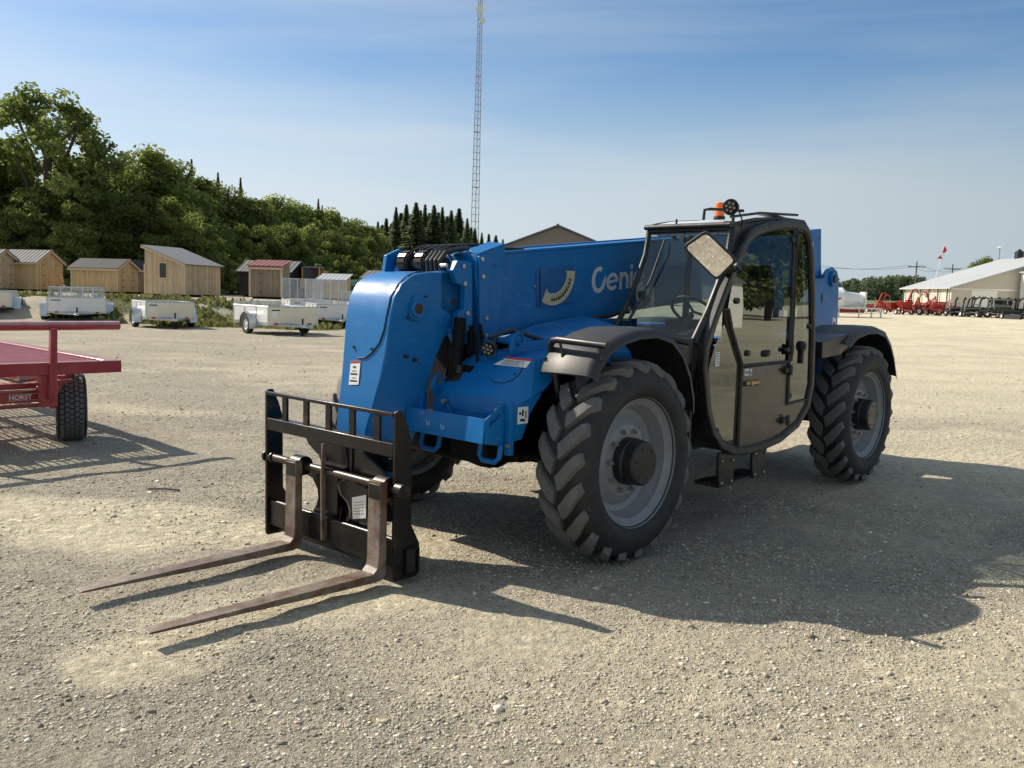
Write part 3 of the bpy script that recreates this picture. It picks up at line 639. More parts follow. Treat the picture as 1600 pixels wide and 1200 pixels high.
# --- boom
def slope(x, z0=1.94, x0=.19): return z0+(x0-x)*.107
mb = MB()
mb.prism([(.30, 1.37), (.22, 1.93), (-4.25, slope(-4.25)), (-4.35, 2.40), (-4.78, 2.46), (-4.84, 2.05), (-4.9, 1.9), (-1.2, 1.545)], -1.61, -1.045)
mb.prism([(.18, 1.925), (-4.2, slope(-4.2)-.01), (-4.2, slope(-4.2)+.012), (.18, 1.947)], -1.075, -1.040)
mb.prism([(.18, 1.925), (-4.2, slope(-4.2)-.01), (-4.2, slope(-4.2)+.012), (.18, 1.947)], -1.615, -1.58)
boom = mb.build('boom', 'blue', T, .006)
mb = MB()   # tip collar
mb.prism([(.20, 1.86), (.20, 1.985), (.34, 1.955), (.46, 1.91), (.47, 1.80), (.42, 1.50), (.40, 1.24), (.29, 1.23), (.24, 1.40)], -1.65, -1.022)
mb.extr([(.20, -1.022, 1.985), (.46, -1.022, 1.90), (.46, -1.10, 1.93), (.22, -1.16, 2.0)], (0, 0, .012))
for y in (-1.022, -1.66):
    mb.prism([(.46, 1.90), (.36, 1.915), (.33, 1.84), (.37, 1.70), (.365, 1.55), (.32, 1.50), (.32, 1.24), (.42, 1.24), (.44, 1.5), (.455, 1.8)], y, y+.022)
col_ = mb.build('boom_tip_collar', 'blue', boom, .004)
mb = MB()   # inner section and its wear plates
mb.box(.30, .70, -1.56, -1.10, 1.44, 1.79)
for y in (-1.085, -1.62):
    mb.prism([(.66, 1.80), (.62, 1.865), (.50, 1.86), (.485, 1.80), (.47, 1.40), (.62, 1.40), (.60, 1.54), (.55, 1.56), (.55, 1.70), (.62, 1.72)], y, y+.05)
mb.prism([(.66, 1.43), (.40, 1.43), (.40, 1.33), (.60, 1.33)], -1.10, -1.06)
mb.build('inner_boom', 'blue', boom, .004)
mb = MB()
bolts(mb, [(.575, 1.83), (.56, 1.72), (.53, 1.53), (.52, 1.43)], -1.035, .014, .014); bolts(mb, [(.44, 1.88), (.43, 1.77), (.39, 1.50), (.39, 1.39), (.38, 1.28)], -1.0, .014, .014)
bolts(mb, [(.55, 1.40), (.47, 1.38)], -1.06, .012, .012); bolts(mb, [(-.13, 1.72)], -1.045, .009, .01)
mb.cyl((.70, -1.10, 1.83), (.70, -1.05, 1.83), .014, 10)
build_each(mb, 'boom_bolt', 'bolt', boom)
mb = MB()   # hose reel bundle on the tip
for y in (-1.53, -1.36):
    mb.lathe([(.060, -.05), (.072, -.03), (.064, -.005), (.073, .02), (.062, .045), (.04, .05), (.04, -.05)], (.60, y, 1.855), 20)
    for k in range(7):
        a = R(-20+k*28); mb.obox((.60+.074*math.cos(a), y, 1.855+.074*math.sin(a)), .026, .07, .008, (0, -a+math.pi/2, 0), 1)
mb.cyl((.60, -1.64, 1.85), (.60, -1.16, 1.85), .036, 16)
for k in range(4): y = -1.27+k*.04; mb.tube([(.655, y, 1.80), (.668, y, 1.86), (.62, y, 1.915), (.52, y, 1.94), (.42, y, 1.955)], .017, 8)
for k in range(5):
    y = -1.50+k*.07; mb.tube([(.60, y, 1.93), (.50, y, 1.965), (.30, y, 1.985), (.05, y, 1.975), (-.2, y, 1.985)], .011, 8)
mb.build('hose_bundle', ['black', 'shaft'], boom)
mb = MB(); mb.prism([(.70, 1.78), (.68, 1.90), (.56, 1.95), (.48, 1.88), (.48, 1.78)], -1.70, -1.665); mb.build('reel_bracket', 'blue', boom, .003)
# recessed chart plate, arc decal and lettering on the boom's left side
mb = MB(); mb.prism([(-.20, 1.575), (-.18, 1.845), (-.55, 1.885), (-.56, 1.615)], -1.046, -1.032); mb.tube([(-.155, -1.043, 1.83), (-.17, -1.043, 1.58)], .012, 8)
mb.build('chart_plate', 'bluedark', boom, .003)
mb = MB(); cx_, cz_, ro_, ri_ = -.315, 1.835, .250, .160
A = [R(176+i*(298-176)/16) for i in range(17)]
A = [R(178+i*7.4) for i in range(17)]
rim_o = [(cx_+ro_*math.cos(a), cz_+ro_*math.sin(a)*.98) for a in A]; rim_i = [(cx_+(ri_ if 0 < i < 16 else ri_-.02)*math.cos(a), cz_+(ri_ if 0 < i < 16 else ri_-.02)*math.sin(a)) for i, a in enumerate(A)]
mb.prism(rim_o+rim_i[::-1], -1.0315, -1.0305); mb.cur = 1
for i in range(2, 13):
    a = R(178+(i+.5)*7.4); 
    for rr, sz in ((.205, .013), (.180, .006)):
        c = Vector((cx_+rr*math.cos(a), -1.0300, cz_+rr*math.sin(a))); mb.obox(c, (.026 if i % 2 else .02) if rr > .2 else .01, .001, sz*(1.5 if rr > .2 else 1), (0, -a, 0))
mb.build('angle_gauge_decal', ['cream', 'ink'], boom, 0, 0)
def glyph(mb, u0, z0, a0, a1, rx, rz, th, cu, cz, n=26):
    o_ = []; i_ = []
    for k in range(n+1):
        a = R(a0+(a1-a0)*k/n); o_.append((cu+rx*math.cos(a), cz+rz*math.sin(a))); i_.append((cu+(rx-th)*math.cos(a), cz+(rz-th*.85)*math.sin(a)))
    for k in range(n):
        q = [o_[k], o_[k+1], i_[k+1], i_[k]]; mb.add([(-.785-(u0+u), -1.0437, 1.685+z0+z+.107*(u0+u)) for u, z in q], [(0, 1, 2, 3)])
def gpoly(mb, u0, pts): mb.add([(-.785-(u0+u), -1.0437, 1.685+z+.107*(u0+u)) for u, z in pts], [tuple(range(len(pts)))])
mb = MB(); glyph(mb, 0, 0, 62, 345, .088, .100, .040, .088, .095); gpoly(mb, 0, [(.173, .070), (.176, .125), (.118, .060), (.128, .042)])
glyph(mb, .185, 0, 8, 318, .078, .068, .034, .076, .068); gpoly(mb, .185, [(.012, .055), (.150, .066), (.153, .086), (.020, .078)])
glyph(mb, .352, 0, 0, 180, .062, .062, .036, .062, .070); gpoly(mb, .352, [(0, 0), (.036, 0), (.036, .134), (0, .134)]); gpoly(mb, .352, [(.088, 0), (.124, 0), (.124, .075), (.088, .075)])
gpoly(mb, .492, [(0, 0), (.036, 0), (.036, .130), (0, .130)]); gpoly(mb, .492, [(0, .150), (.036, .150), (.036, .185), (0, .185)])
glyph(mb, .540, 0, 8, 318, .078, .068, .034, .076, .068); gpoly(mb, .540, [(.012, .055), (.150, .066), (.153, .086), (.020, .078)])
mb.build('boom_lettering', 'lettering', boom, 0, 0, recalc=False)
# --- boom head (goose neck)
F_ = [(.52, 1.79), (.80, 1.785), (.93, 1.760), (1.015, 1.705), (1.07, 1.62), (1.095, 1.50), (1.11, 1.30), (1.125, 1.12), (1.145, .95), (1.16, .80), (1.16, .64), (1.13, .50)]
RY = [-1.10, -1.10, -1.10, -1.10, -1.105, -1.115, -1.13, -1.165, -1.21, -1.255, -1.27, -1.27]
B_ = [(.50, 1.74), (.49, 1.66), (.49, 1.56), (.50, 1.47), (.53, 1.445), (.60, 1.42), (.665, 1.36), (.73, 1.24), (.80, 1.05), (.85, .86), (.92, .70), (1.03, .50)]
mb = MB(); n_ = len(F_); YL = [-1.56]*n_; LR = [-1.56+.0*i for i in range(n_)]
vs = [(x, r_, z) for (x, z), r_ in zip(F_, RY)]+[(x, -1.10, z) for x, z in B_]+[(x, y, z) for (x, z), y in zip(F_, LR)]+[(x, -1.56, z) for x, z in B_]
fs = []
for i in range(n_-1):
    fs += [(i, i+1, n_+i+1, n_+i), (2*n_+i, 3*n_+i, 3*n_+i+1, 2*n_+i+1), (i, 2*n_+i, 2*n_+i+1, i+1), (n_+i, n_+i+1, 3*n_+i+1, 3*n_+i)]
fs += [(0, n_, 3*n_, 2*n_), (n_-1, 3*n_-1, 4*n_-1, 2*n_-1)]
mb.add(vs, fs)
head = mb.build('boom_head', 'blue', boom, .010, 25, 3)
mb = MB()    # seam of the nose cover, pin boss, holes
def head_front(z, y, d=.004):
    for i in range(n_-1):
        (xa, za), (xb, zb) = F_[i], F_[i+1]
        if za >= z >= zb: t_ = (za-z)/(za-zb+1e-9); return (xa+(xb-xa)*t_+d, y, z+.000)
    return (F_[0][0], y, z)
mb.tube([(.80, -1.135, 1.789), (.90, -1.135, 1.775), (.96, -1.135, 1.752)]+[head_front(z, y) for z, y in ((1.70, -1.137), (1.62, -1.145), (1.52, -1.15), (1.42, -1.165), (1.34, -1.20), (1.28, -1.26), (1.24, -1.33), (1.235, -1.40))], .0045, 6)
for z, y in ((1.30, -1.27), (1.30, -1.45)): q = head_front(z, y); mb.cyl((q[0]-.01, y, z), (q[0]+.006, y, z), .009, 8)
for x, z in ((.97, 1.26), (.90, 1.235), (.585, 1.60)): mb.cyl((x, -1.12, z), (x, -1.095 if x > .6 else -1.0965, z), .012 if x > .6 else .022, 12)
mb.build('head_cover_seam', 'ink', head)
mb = MB(); mb.cyl((.905, -1.12, 1.555), (.905, -1.072, 1.555), .055, 24); mb.prism([(.85, 1.58), (.87, 1.64), (.93, 1.635), (.96, 1.58), (.96, 1.50), (.90, 1.47), (.85, 1.50)], -1.12, -1.088); mb.cur = 1
mb.cyl((.905, -1.08, 1.555), (.905, -1.068, 1.555), .034, 20); mb.cyl((.975, -1.10, 1.50), (.975, -1.08, 1.50), .008, 8); mb.cyl((.83, -1.10, 1.63), (.83, -1.085, 1.63), .008, 8)
mb.build('pin_boss', ['blue', 'shaft'], head, .003)
mb = MB(); q1 = head_front(1.21, -1.47, .003); q2 = head_front(1.06, -1.47, .003)
mb.add([(q1[0], -1.47, 1.21), (q1[0], -1.37, 1.22), (q2[0], -1.37, 1.07), (q2[0], -1.47, 1.06)], [(0, 1, 2, 3)])
mb.cur = 1; mb.add([(q1[0]+.002, -1.468, 1.195), (q1[0]+.002, -1.372, 1.205), (q1[0]+.002, -1.372, 1.219), (q1[0]+.002, -1.468, 1.209)], [(0, 1, 2, 3)])
mb.cur = 2
for k, (a, c) in enumerate(((-1.44, -1.41), (-1.45, -1.40), (-1.46, -1.39), (-1.44, -1.40), (-1.46, -1.385))):
    z = 1.17-k*.022; x = q1[0]+.003+(1.21-z)*.08; mb.add([(x, a, z), (x, c, z+.003), (x, c, z+.013-.006*(k % 2)), (x, a, z+.010-.006*(k % 2))], [(0, 1, 2, 3)])
mb.build('head_decal', ['decal', 'decalred', 'ink'], head, 0, 0)

# --- fork carriage
CXF = 1.41; YLc, YRc = -1.975, -.695
cg = bpy.data.objects.new('fork_carriage', None); COL.objects.link(cg); cg.parent = T
mb = MB()
pl = [(1.41, .05), (1.41, .99), (1.39, 1.0), (1.36, 1.0), (1.32, .91), (1.29, .82), (1.285, .34), (1.22, .22), (1.22, .05), (1.24, .03), (1.40, .03)]
mb.prism(pl, YRc-.0, YRc+.022)
mb.prism(pl, YLc-.022, YLc)
build_each(mb, 'side_plate', 'wornblack', cg, .003)
mb = MB(); mb.ring([(1.235, .06), (1.235, .20), (1.25, .21), (1.325, .21), (1.335, .20), (1.335, .06), (1.325, .05), (1.25, .05)], .012, YLc-.03, YRc+.044); mb.cur = 1
mb.box(1.248, 1.323, YLc, YRc+.026, .061, .199)  # solid black fill painted in as the shade inside the open tube
mb.build('lower_tube', ['wornblack', 'ink'], cg, .002)
mb = MB(); mb.box(1.39, 1.415, YLc, YRc, .965, .988); mb.build('top_rail', 'wornblack', cg, .004)
mb = MB(); mb.box(1.345, 1.41, YLc, YRc, .735, .815); mb.build('back_rail', 'wornblack', cg, .006)
for i in range(5):
    mb = MB(); y = -1.775+i*.233; mb.box(1.392, 1.408, y-.026, y+.026, .813, .967); mb.build('guard_bar', 'wornblack', cg, .002)
mb = MB(); mb.cyl((1.385, YLc-.03, .555), (1.385, YRc+.045, .555), .026, 20); mb.build('fork_shaft', 'shaft', cg, .002)
mb = MB(); mb.cyl((1.385, YRc+.022, .555), (1.385, YRc+.085, .555), .046, 20); mb.cyl((1.385, YLc-.022, .555), (1.385, YLc-.045, .555), .04, 20); mb.cyl((1.385, YLc+.03, .555), (1.385, YLc+.05, .555), .036, 16)
build_each(mb, 'shaft_end', 'wornblack', cg, .004)
mb = MB(); mb.box(1.375, 1.39, YLc, YRc, .10, .25); mb.box(1.34, 1.375, YLc, YRc, .235, .25); mb.cyl((1.375, YLc, .255), (1.375, YRc, .255), .018, 12); mb.build('lower_plate', 'wornblack', cg, .003)
# quick-attach plates: outlines in the (y, z) plane
def yz(mb, pts, x, d): mb.extr([(x, y, z) for y, z in pts], (-d, 0, 0))
mb = MB(); yz(mb, [(-1.654, .725), (-1.618, .682), (-1.503, .622), (-1.478, .583), (-1.486, .527), (-1.35, .52), (-1.20, .60), (-1.23, .725)], 1.335, .02)
yz(mb, [(-1.643, .500), (-1.640, .484), (-1.564, .472), (-1.511, .413), (-1.500, .36), (-1.516, .313), (-1.582, .22), (-1.582, .16), (-1.30, .15), (-1.30, .515), (-1.50, .52)], 1.340, .02)
mb.prism([(1.335, .73), (1.335, .16), (1.10, .18), (1.02, .35), (1.04, .60), (1.16, .73)], -1.48, -1.455)
mb.build('attach_plate', 'gloss', cg, .003)
mb = MB(); yz(mb, [(-1.295, .725), (-1.10, .705), (-.987, .663), (-.897, .620), (-.840, .54), (-.825, .44), (-.91, .47), (-1.0, .53), (-1.10, .56), (-1.25, .60)], 1.325, .02)
yz(mb, [(-1.292, .50), (-1.292, .474), (-1.262, .42), (-1.195, .385), (-1.165, .335), (-1.174, .294), (-1.220, .235), (-1.234, .15), (-.90, .16), (-.90, .48), (-1.05, .505), (-1.2, .52)], 1.342, .02)
mb.prism([(1.335, .73), (1.335, .16), (1.10, .18), (1.02, .35), (1.04, .60), (1.16, .73)], -1.19, -1.165)
mb.build('attach_plate', 'gloss', cg, .003)
mb = MB(); mb.tube([(1.335, y, z) for y, z in ((-1.292, .474), (-1.262, .42), (-1.195, .385), (-1.165, .335), (-1.174, .294), (-1.220, .235), (-1.234, .15))], .011, 8); mb.build('plate_edge', 'rust', cg)
mb = MB(); mb.box(1.02, 1.20, -1.49, -1.19, .30, .66); mb.cyl((1.12, -1.62, .30), (1.12, -1.05, .30), .05, 14); mb.cyl((1.10, -1.60, .60), (1.10, -1.06, .60), .045, 14); mb.build('centre_block', 'dark', cg, .003)
mb = MB(); mb.tube([(1.25, -1.38, .14), (1.20, -1.36, .45), (1.15, -1.32, .75)], .018, 8); mb.build('hydraulic_hose', 'dark', cg)
mb = MB(); mb.prism([(1.40, .73), (1.425, .73), (1.432, .52), (1.425, .13), (1.40, .13)], -1.348, -1.336); mb.build('centre_rib', 'rust', cg, .001)
mb = MB(); mb.extr([(1.352, -1.125, .295), (1.352, -1.0, .325), (1.352, -1.0, .465), (1.352, -1.135, .425)], (.002, 0, 0)); mb.cur = 1
for k in range(5): mb.extr([(1.355, -1.115, .325+k*.018), (1.355, -1.02, .347+k*.018), (1.355, -1.02, .350+k*.018), (1.355, -1.115, .328+k*.018)], (.0004, 0, 0))
mb.build('data_plate', ['alu', 'ink'], cg, 0, 0)
for k, (yc_, tx) in enumerate(((-.772, .0), (-1.60, .07))):
    W_ = .055
    sh_ = [(1.425, .60), (1.475, .60), (1.478, .16), (1.485, .115), (1.515, .086), (2.0, .086), (2.775, .088), (2.785, .083), (2.775, .078), (2.0, .050), (1.50, .036), (1.45, .043), (1.425, .07)]
    mb = MB(); nn_ = len(sh_); vs = []
    for s_ in (-1, 1):
        for x, z in sh_:
            tp = (x-1.5)/1.28 if x > 1.5 else 0; hw_ = W_*(1-.28*max(0, tp-.9)/.1)
            vs.append((x, yc_+s_*hw_+tx*max(0, tp), z))
    mb.add(vs, [tuple(range(nn_)), tuple(range(2*nn_-1, nn_-1, -1))]+[(i, i+nn_, (i+1) % nn_+nn_, (i+1) % nn_) for i in range(nn_)])
    fk = mb.build('fork', 'rust', cg, .004)
    mb = MB(); mb.cyl((1.385+.018, yc_-.052, .560), (1.385+.018, yc_+.052, .560), .060, 20); mb.box(1.40, 1.478, yc_-.05, yc_+.05, .50, .585); mb.build('fork_hook', 'wornblack', fk, .003)

# --- fenders
def fender(name, prof, y0, y1, flare=.02, lip=.05, lab=None):
    """prof: (x,z) arc; sheet with thickness, outer skirt"""
    mb = MB(); n1 = len(prof); yy = [y0, y0+.03, (y0+y1)/2, y1-.06, y1-.015, y1]; drop = [.035, .006, 0, .004, .018, lip]
    cx0 = sum(p_[0] for p_ in prof)/n1; cz0 = .64
    def shift(x, z, d): v = Vector((x-cx0, z-cz0)); L_ = v.length; v = v*((L_-d)/L_); return cx0+v.x, cz0+v.y
    vs = []
    for th in (0, .014):
        for (x, z) in prof:
            for y, d in zip(yy, drop): a, b_ = shift(x, z, d+th); vs.append((a, y, b_))
    k = len(yy); o_ = n1*k; fs = []
    for i in range(n1-1):
        for j in range(k-1):
            a = i*k+j; fs += [(a, a+1, a+k+1, a+k), (o_+a, o_+a+k, o_+a+k+1, o_+a+1)]
        fs += [(i*k, (i+1)*k, o_+(i+1)*k, o_+i*k), (i*k+k-1, o_+i*k+k-1, o_+(i+1)*k+k-1, (i+1)*k+k-1)]
    for j in range(k-1): fs += [(j, o_+j, o_+j+1, j+1), ((n1-1)*k+j, (n1-1)*k+j+1, o_+(n1-1)*k+j+1, o_+(n1-1)*k+j)]
    mb.add(vs, fs)
    return mb.build(name, 'blackplastic', T, 0, 50)
fr_prof = [(.55, 1.21), (.52, 1.285), (.42, 1.385), (.28, 1.44), (.10, 1.475), (-.10, 1.48), (-.28, 1.44), (-.42, 1.345), (-.53, 1.20), (-.60, 1.03), (-.61, .93)]
fender('front_fender', fr_prof, -.40, .02)
rr_prof = [(-3.02, 1.33), (-3.2, 1.42), (-3.45, 1.465), (-3.7, 1.47), (-3.92, 1.43), (-4.10, 1.31), (-4.22, 1.17), (-4.32, .99)]
fender('rear_fender', rr_prof, -.44, .03, lip=.06)
fender('rear_fender', rr_prof, -2.46, -2.05, lip=.035)
mb = MB(); mb.tube([(.40, -.36, 1.08), (.44, -.375, 1.25), (.47, -.37, 1.36), (.49, -.33, 1.395), (.50, -.28, 1.40), (.50, .075, 1.385)], .021, 12)
for y in (-.27, .02): mb.tube([(.50, y, 1.38), (.49, y+.01, 1.33), (.50, y+.02, 1.30)], .008, 8)
mb.build('fender_rail', 'black', T)
mb = MB(); mb.cyl((-.42, -.10, 1.40), (-.50, .0, 1.38), .022, 12); mb.box(-.60, -.44, -.20, -.08, 1.33, 1.37); mb.prism([(-.46, 1.37), (-.72, 1.40), (-.76, 1.24), (-.56, 1.20)], -.42, -.10); mb.build('fender_bracket', 'black', T, .004)
# flap panel behind rear fender front edge
mb = MB(); mb.prism([(-2.62, 1.34), (-3.2, 1.405), (-3.2, 1.30), (-3.0, 1.22), (-2.62, 1.20)], -.42, -.02); mb.box(-3.0, -2.66, -.42, -.30, 1.05, 1.22); mb.build('rear_fender_panel', 'black', T, .006)

# --- cab
cab = bpy.data.objects.new('cab', None); COL.objects.link(cab); cab.parent = T
AR = [(-.79, 1.09), (-.76, 1.20), (-.77, 1.34), (-.86, 1.52), (-.99, 1.73), (-1.14, 1.95), (-1.28, 2.13), (-1.40, 2.195), (-1.59, 2.24), (-1.85, 2.28), (-2.08, 2.29), (-2.24, 2.27), (-2.33, 2.20), (-2.40, 2.03), (-2.47, 1.72), (-2.52, 1.40), (-2.55, .99), (-2.48, .79), (-2.31, .65), (-2.0, .555), (-1.70, .525), (-1.45, .52), (-1.25, .54), (-1.06, .61), (-.93, .72), (-.84, .88)]
mb = MB(); mb.ring(AR, .055, -.105, -.035); mb.build('door_arch_frame', 'black', cab, .012, 40, 3)
mb = MB(); mb.ring(inset_poly(AR, .05), .018, -.085, -.045); mb.build('arch_seal', 'ink', cab)
IN = inset_poly(AR, .06)
# lower body block (solid) and cab shell
lowp = [(-.80, 1.16), (-.80, 1.09), (-.85, .89), (-.95, .73), (-1.07, .63), (-1.25, .56), (-1.7, .545), (-2.0, .57), (-2.3, .67), (-2.47, .80), (-2.54, .99), (-2.53, 1.16)]
mb = MB(); mb.prism(lowp, -.80, -.11); mb.build('cab_floor_body', 'black', cab, .004)
# front wall and cowl
mb = MB(); mb.extr([(-.73, -.80, .62), (-.73, -.11, .62), (-.73, -.11, 1.365), (-.73, -.80, 1.365)], (-.03, 0, 0)); mb.prism([(-.71, 1.38), (-.80, 1.38), (-.80, 1.33), (-.71, 1.30)], -.80, -.10); mb.build('front_cowl', 'black', cab, .004)
WS = [(-1.17, 2.165), (-1.135, 1.99), (-1.02, 1.77), (-.90, 1.585), (-.735, 1.385)]
mb = MB(); vs = [(x, -.125, z) for x, z in WS]+[(x, -.80, z) for x, z in WS]; mb.add(vs, [(i, i+1, i+6, i+5) for i in range(4)]); mb.build('windscreen', 'wind', cab, 0, 60)
mb = MB()
for y in (-.115, -.81): mb.tube([(x-.004, y, z) for x, z in WS], .021, 10)
mb.tube([(-1.175, -.81, 2.17), (-1.175, -.11, 2.17)], .022, 10); mb.tube([(-.735, -.81, 1.38), (-.735, -.11, 1.38)], .018, 10)
mb.build('windscreen_frame', 'black', cab)
mb = MB(); 
# A-pillar skin filling between windscreen and arch
SK = [(-1.19, 2.17), (-1.155, 1.985), (-1.03, 1.77), (-.91, 1.58), (-.755, 1.385), (-.775, 1.34), (-.86, 1.52), (-.99, 1.73), (-1.14, 1.95), (-1.28, 2.13), (-1.36, 2.20)]
mb.prism([(-1.17, 2.19), (-1.14, 1.99), (-1.01, 1.76), (-.89, 1.57), (-.72, 1.37), (-.80, 1.33), (-.92, 1.55), (-1.05, 1.74), (-1.19, 1.95), (-1.32, 2.14), (-1.42, 2.22)], -.125, -.085)
mb.build('front_pillar', 'black', cab, .006)
mb = MB()   # other posts: rear left, rear right, right side, headliner rails
for path in ([(-2.36, -.79, 2.22), (-2.50, -.79, 1.15)], [(-2.30, -.14, 2.24), (-2.50, -.14, 1.15)], [(-1.17, -.80, 2.17), (-2.36, -.79, 2.24)], [(-1.75, -.80, 2.2), (-1.72, -.80, 1.1)], [(-.80, -.80, 1.36), (-2.5, -.79, 1.30)], [(-2.36, -.79, 2.22), (-2.30, -.14, 2.24)], [(-2.50, -.79, 1.25), (-2.50, -.14, 1.25)]): mb.tube(path, .028, 8)
mb.build('cab_post', 'black', cab)
mb = MB(); mb.add([(-1.18, -.802, 2.16), (-2.36, -.802, 2.22), (-2.5, -.802, 1.3), (-.74, -.802, 1.38), (-.90, -.802, 1.585)], [(0, 1, 2, 3, 4)]); mb.build('right_window', 'wind', cab, 0, 0)
mb = MB(); mb.add([(-2.37, -.78, 2.21), (-2.31, -.15, 2.23), (-2.50, -.15, 1.26), (-2.50, -.78, 1.26)], [(0, 1, 2, 3)]); mb.build('rear_window', 'wind', cab, 0, 0)
# roof
mb = MB(); rf_ = [(-1.14, 2.185), (-1.16, 2.215), (-1.5, 2.275), (-1.9, 2.315), (-2.30, 2.325), (-2.38, 2.26)]
mb.prism([(-1.145, 2.18), (-1.15, 2.205), (-1.45, 2.262), (-1.9, 2.30), (-2.3, 2.31), (-2.38, 2.27), (-2.3, 2.285), (-1.9, 2.275), (-1.45, 2.24)], -.80, -.10)
mb.build('roof_panel', 'alu', cab, .004)
mb = MB()
for y in (-.83, -.105): mb.tube([(-1.15, y, 2.19), (-1.30, y, 2.225), (-1.5, y, 2.258), (-1.9, y, 2.297), (-2.30, y, 2.305), (-2.39, y, 2.25)], .015, 10)
mb.tube([(-1.15, -.83, 2.195), (-1.15, -.105, 2.195)], .02, 10)
mb.prism([(-1.15, 2.19), (-1.30, 2.21), (-2.3, 2.29), (-2.3, 2.25), (-1.35, 2.17), (-1.17, 2.16)], -.125, -.09)
mb.build('roof_rim', 'black', cab)
mb = MB()
for k in range(4): y = -.68+k*.14; mb.obox((-1.50, y, 2.185), .58, .016, .03, (0, R(7), 0))
mb.obox((-1.24, -.46, 2.15), .02, .62, .03, (0, 0, 0)); mb.obox((-1.80, -.46, 2.23), .02, .62, .03, (0, 0, 0))
mb.build('roof_grille', 'galv', cab)
mb = MB(); mb.cyl((-1.155, -.57, 2.12), (-1.135, -.57, 2.115), .012, 10); mb.cyl((-1.11, -.48, 2.10), (-1.14, -.48, 2.10), .020, 14); mb.build('screen_stud', 'ink', cab)
mb = MB(); mb.tube([(-1.12, -.63, 2.10), (-1.0, -.66, 1.80), (-.93, -.68, 1.68), (-.86, -.72, 1.56)], .008, 8); mb.tube([(-.93, -.66, 1.70), (-.80, -.70, 1.50)], .011, 8); mb.box(-.94, -.90, -.70, -.66, 1.66, 1.71); mb.build('wiper', 'black', cab)
# glazing and door skins
def pane(name, pts, y, m, th=.004, bv=0.):
    mb = MB(); mb.prism(pts, y-th, y); return mb.build(name, m, door if name not in ('front_side_glass',) else cab, bv, 0)
door = bpy.data.objects.new('door', None); COL.objects.link(door); door.parent = cab
def flat(name, pts, y, m, parent):
    mb = MB(); mb.add([(x, y, z) for x, z in pts], [tuple(range(len(pts)))]); o = mb.build(name, m, parent, 0, 0, recalc=False); return o
flat('upper_window', [(-1.40, 2.15), (-1.16, 1.90), (-1.085, 1.62), (-1.12, 1.50), (-1.32, 1.20), (-2.06, 1.205), (-2.045, 2.23), (-1.7, 2.20)], -.058, 'glass', door)
flat('rear_quarter_window', [(-2.10, .865), (-2.43, .88), (-2.49, 1.21), (-2.38, 2.02), (-2.25, 2.19), (-2.10, 2.225)], -.058, 'glass', door)
flat('lower_window', [(-1.04, 1.49), (-.93, 1.34), (-.87, 1.22), (-.855, 1.05), (-.895, .87), (-.99, .70), (-1.13, .60), (-1.28, .565), (-1.28, 1.20), (-1.12, 1.42)], -.058, 'glass', door)
mb = MB(); mb.prism([(-1.335, 1.175), (-2.065, 1.185), (-2.075, .85), (-2.45, .865), (-2.42, .79), (-2.27, .68), (-1.97, .595), (-1.70, .567), (-1.335, .565)], -.07, -.052); mb.build('lower_panel', 'door', door, .004)
mb = MB()
mb.tube([(-1.07, -.052, 1.60), (-1.13, -.05, 1.46), (-1.305, -.05, 1.205), (-1.312, -.05, .88), (-1.315, -.05, .55)], .017, 8)
mb.tube([(-1.03, -.06, 1.60), (-1.10, -.06, 1.44), (-1.27, -.06, 1.20), (-1.275, -.06, .56)], .010, 8)
mb.tube([(-2.035, -.048, 2.24), (-2.06, -.048, 1.7), (-2.075, -.048, 1.2), (-2.09, -.048, .85)], .015, 8); mb.tube([(-2.085, -.048, 2.24), (-2.105, -.048, 1.7), (-2.115, -.048, 1.2)], .011, 8)
mb.tube([(-1.315, -.05, 1.19), (-2.08, -.05, 1.195)], .011, 8); mb.tube([(-2.09, -.05, .855), (-2.47, -.05, .87)], .010, 8)
mb.build('door_bar', 'black', door)
def hinge(x, z):
    mb = MB(); mb.box(x-.055, x+.055, -.05, -.024, z-.018, z+.018); mb.cyl((x-.01, -.022, z-.04), (x-.01, -.022, z+.04), .016, 10); mb.cyl((x+.06, -.05, z), (x+.06, -.018, z), .018, 12); return mb.build('hinge', 'blackplastic', door, .003)
for x, z in ((-2.03, 2.14), (-2.05, 1.29), (-2.05, 1.13), (-2.05, .73)): hinge(x, z)
mb = MB()
for x, z in ((-1.20, 1.66), (-1.40, 1.28), (-1.66, 1.27), (-1.00, .74), (-2.43, 1.47), (-2.13, .92), (-1.22, .60)): mb.cyl((x, -.062, z), (x, -.042, z), .022, 14)
build_each(mb, 'glass_stud', 'ink', door)
mb = MB(); mb.cyl((-2.30, -.058, 1.31), (-2.30, -.030, 1.31), .042, 20); mb.cyl((-2.30, -.03, 1.31), (-2.30, -.02, 1.31), .022, 16); mb.box(-2.315, -2.285, -.056, -.035, 1.17, 1.30); mb.build('window_latch', 'blackplastic', door, .003)
mb = MB(); mb.obox((-1.69, -.045, 1.27), .075, .02, .035, (0, .25, 0)); mb.cyl((-1.69, -.055, 1.27), (-1.69, -.03, 1.27), .022, 12); mb.build('window_catch', 'ink', door, .002)
mb = MB(); mb.box(-1.60, -1.36, -.052, -.047, 1.035, 1.075); mb.build('handle_recess', 'ink', door)
mb = MB(); mb.box(-1.58, -1.38, -.046, -.034, 1.045, 1.072); mb.cyl((-1.45, -.046, 1.058), (-1.45, -.022, 1.058), .019, 14); mb.build('door_handle', 'yellow', door, .004)
mb = MB(); mb.box(-1.43, -1.365, -.0515, -.0505, 1.115, 1.165); mb.box(-1.475, -1.452, -.0515, -.0505, 1.11, 1.165); mb.box(-1.00, -.945, -.0575, -.0565, 1.20, 1.30); mb.cur = 1
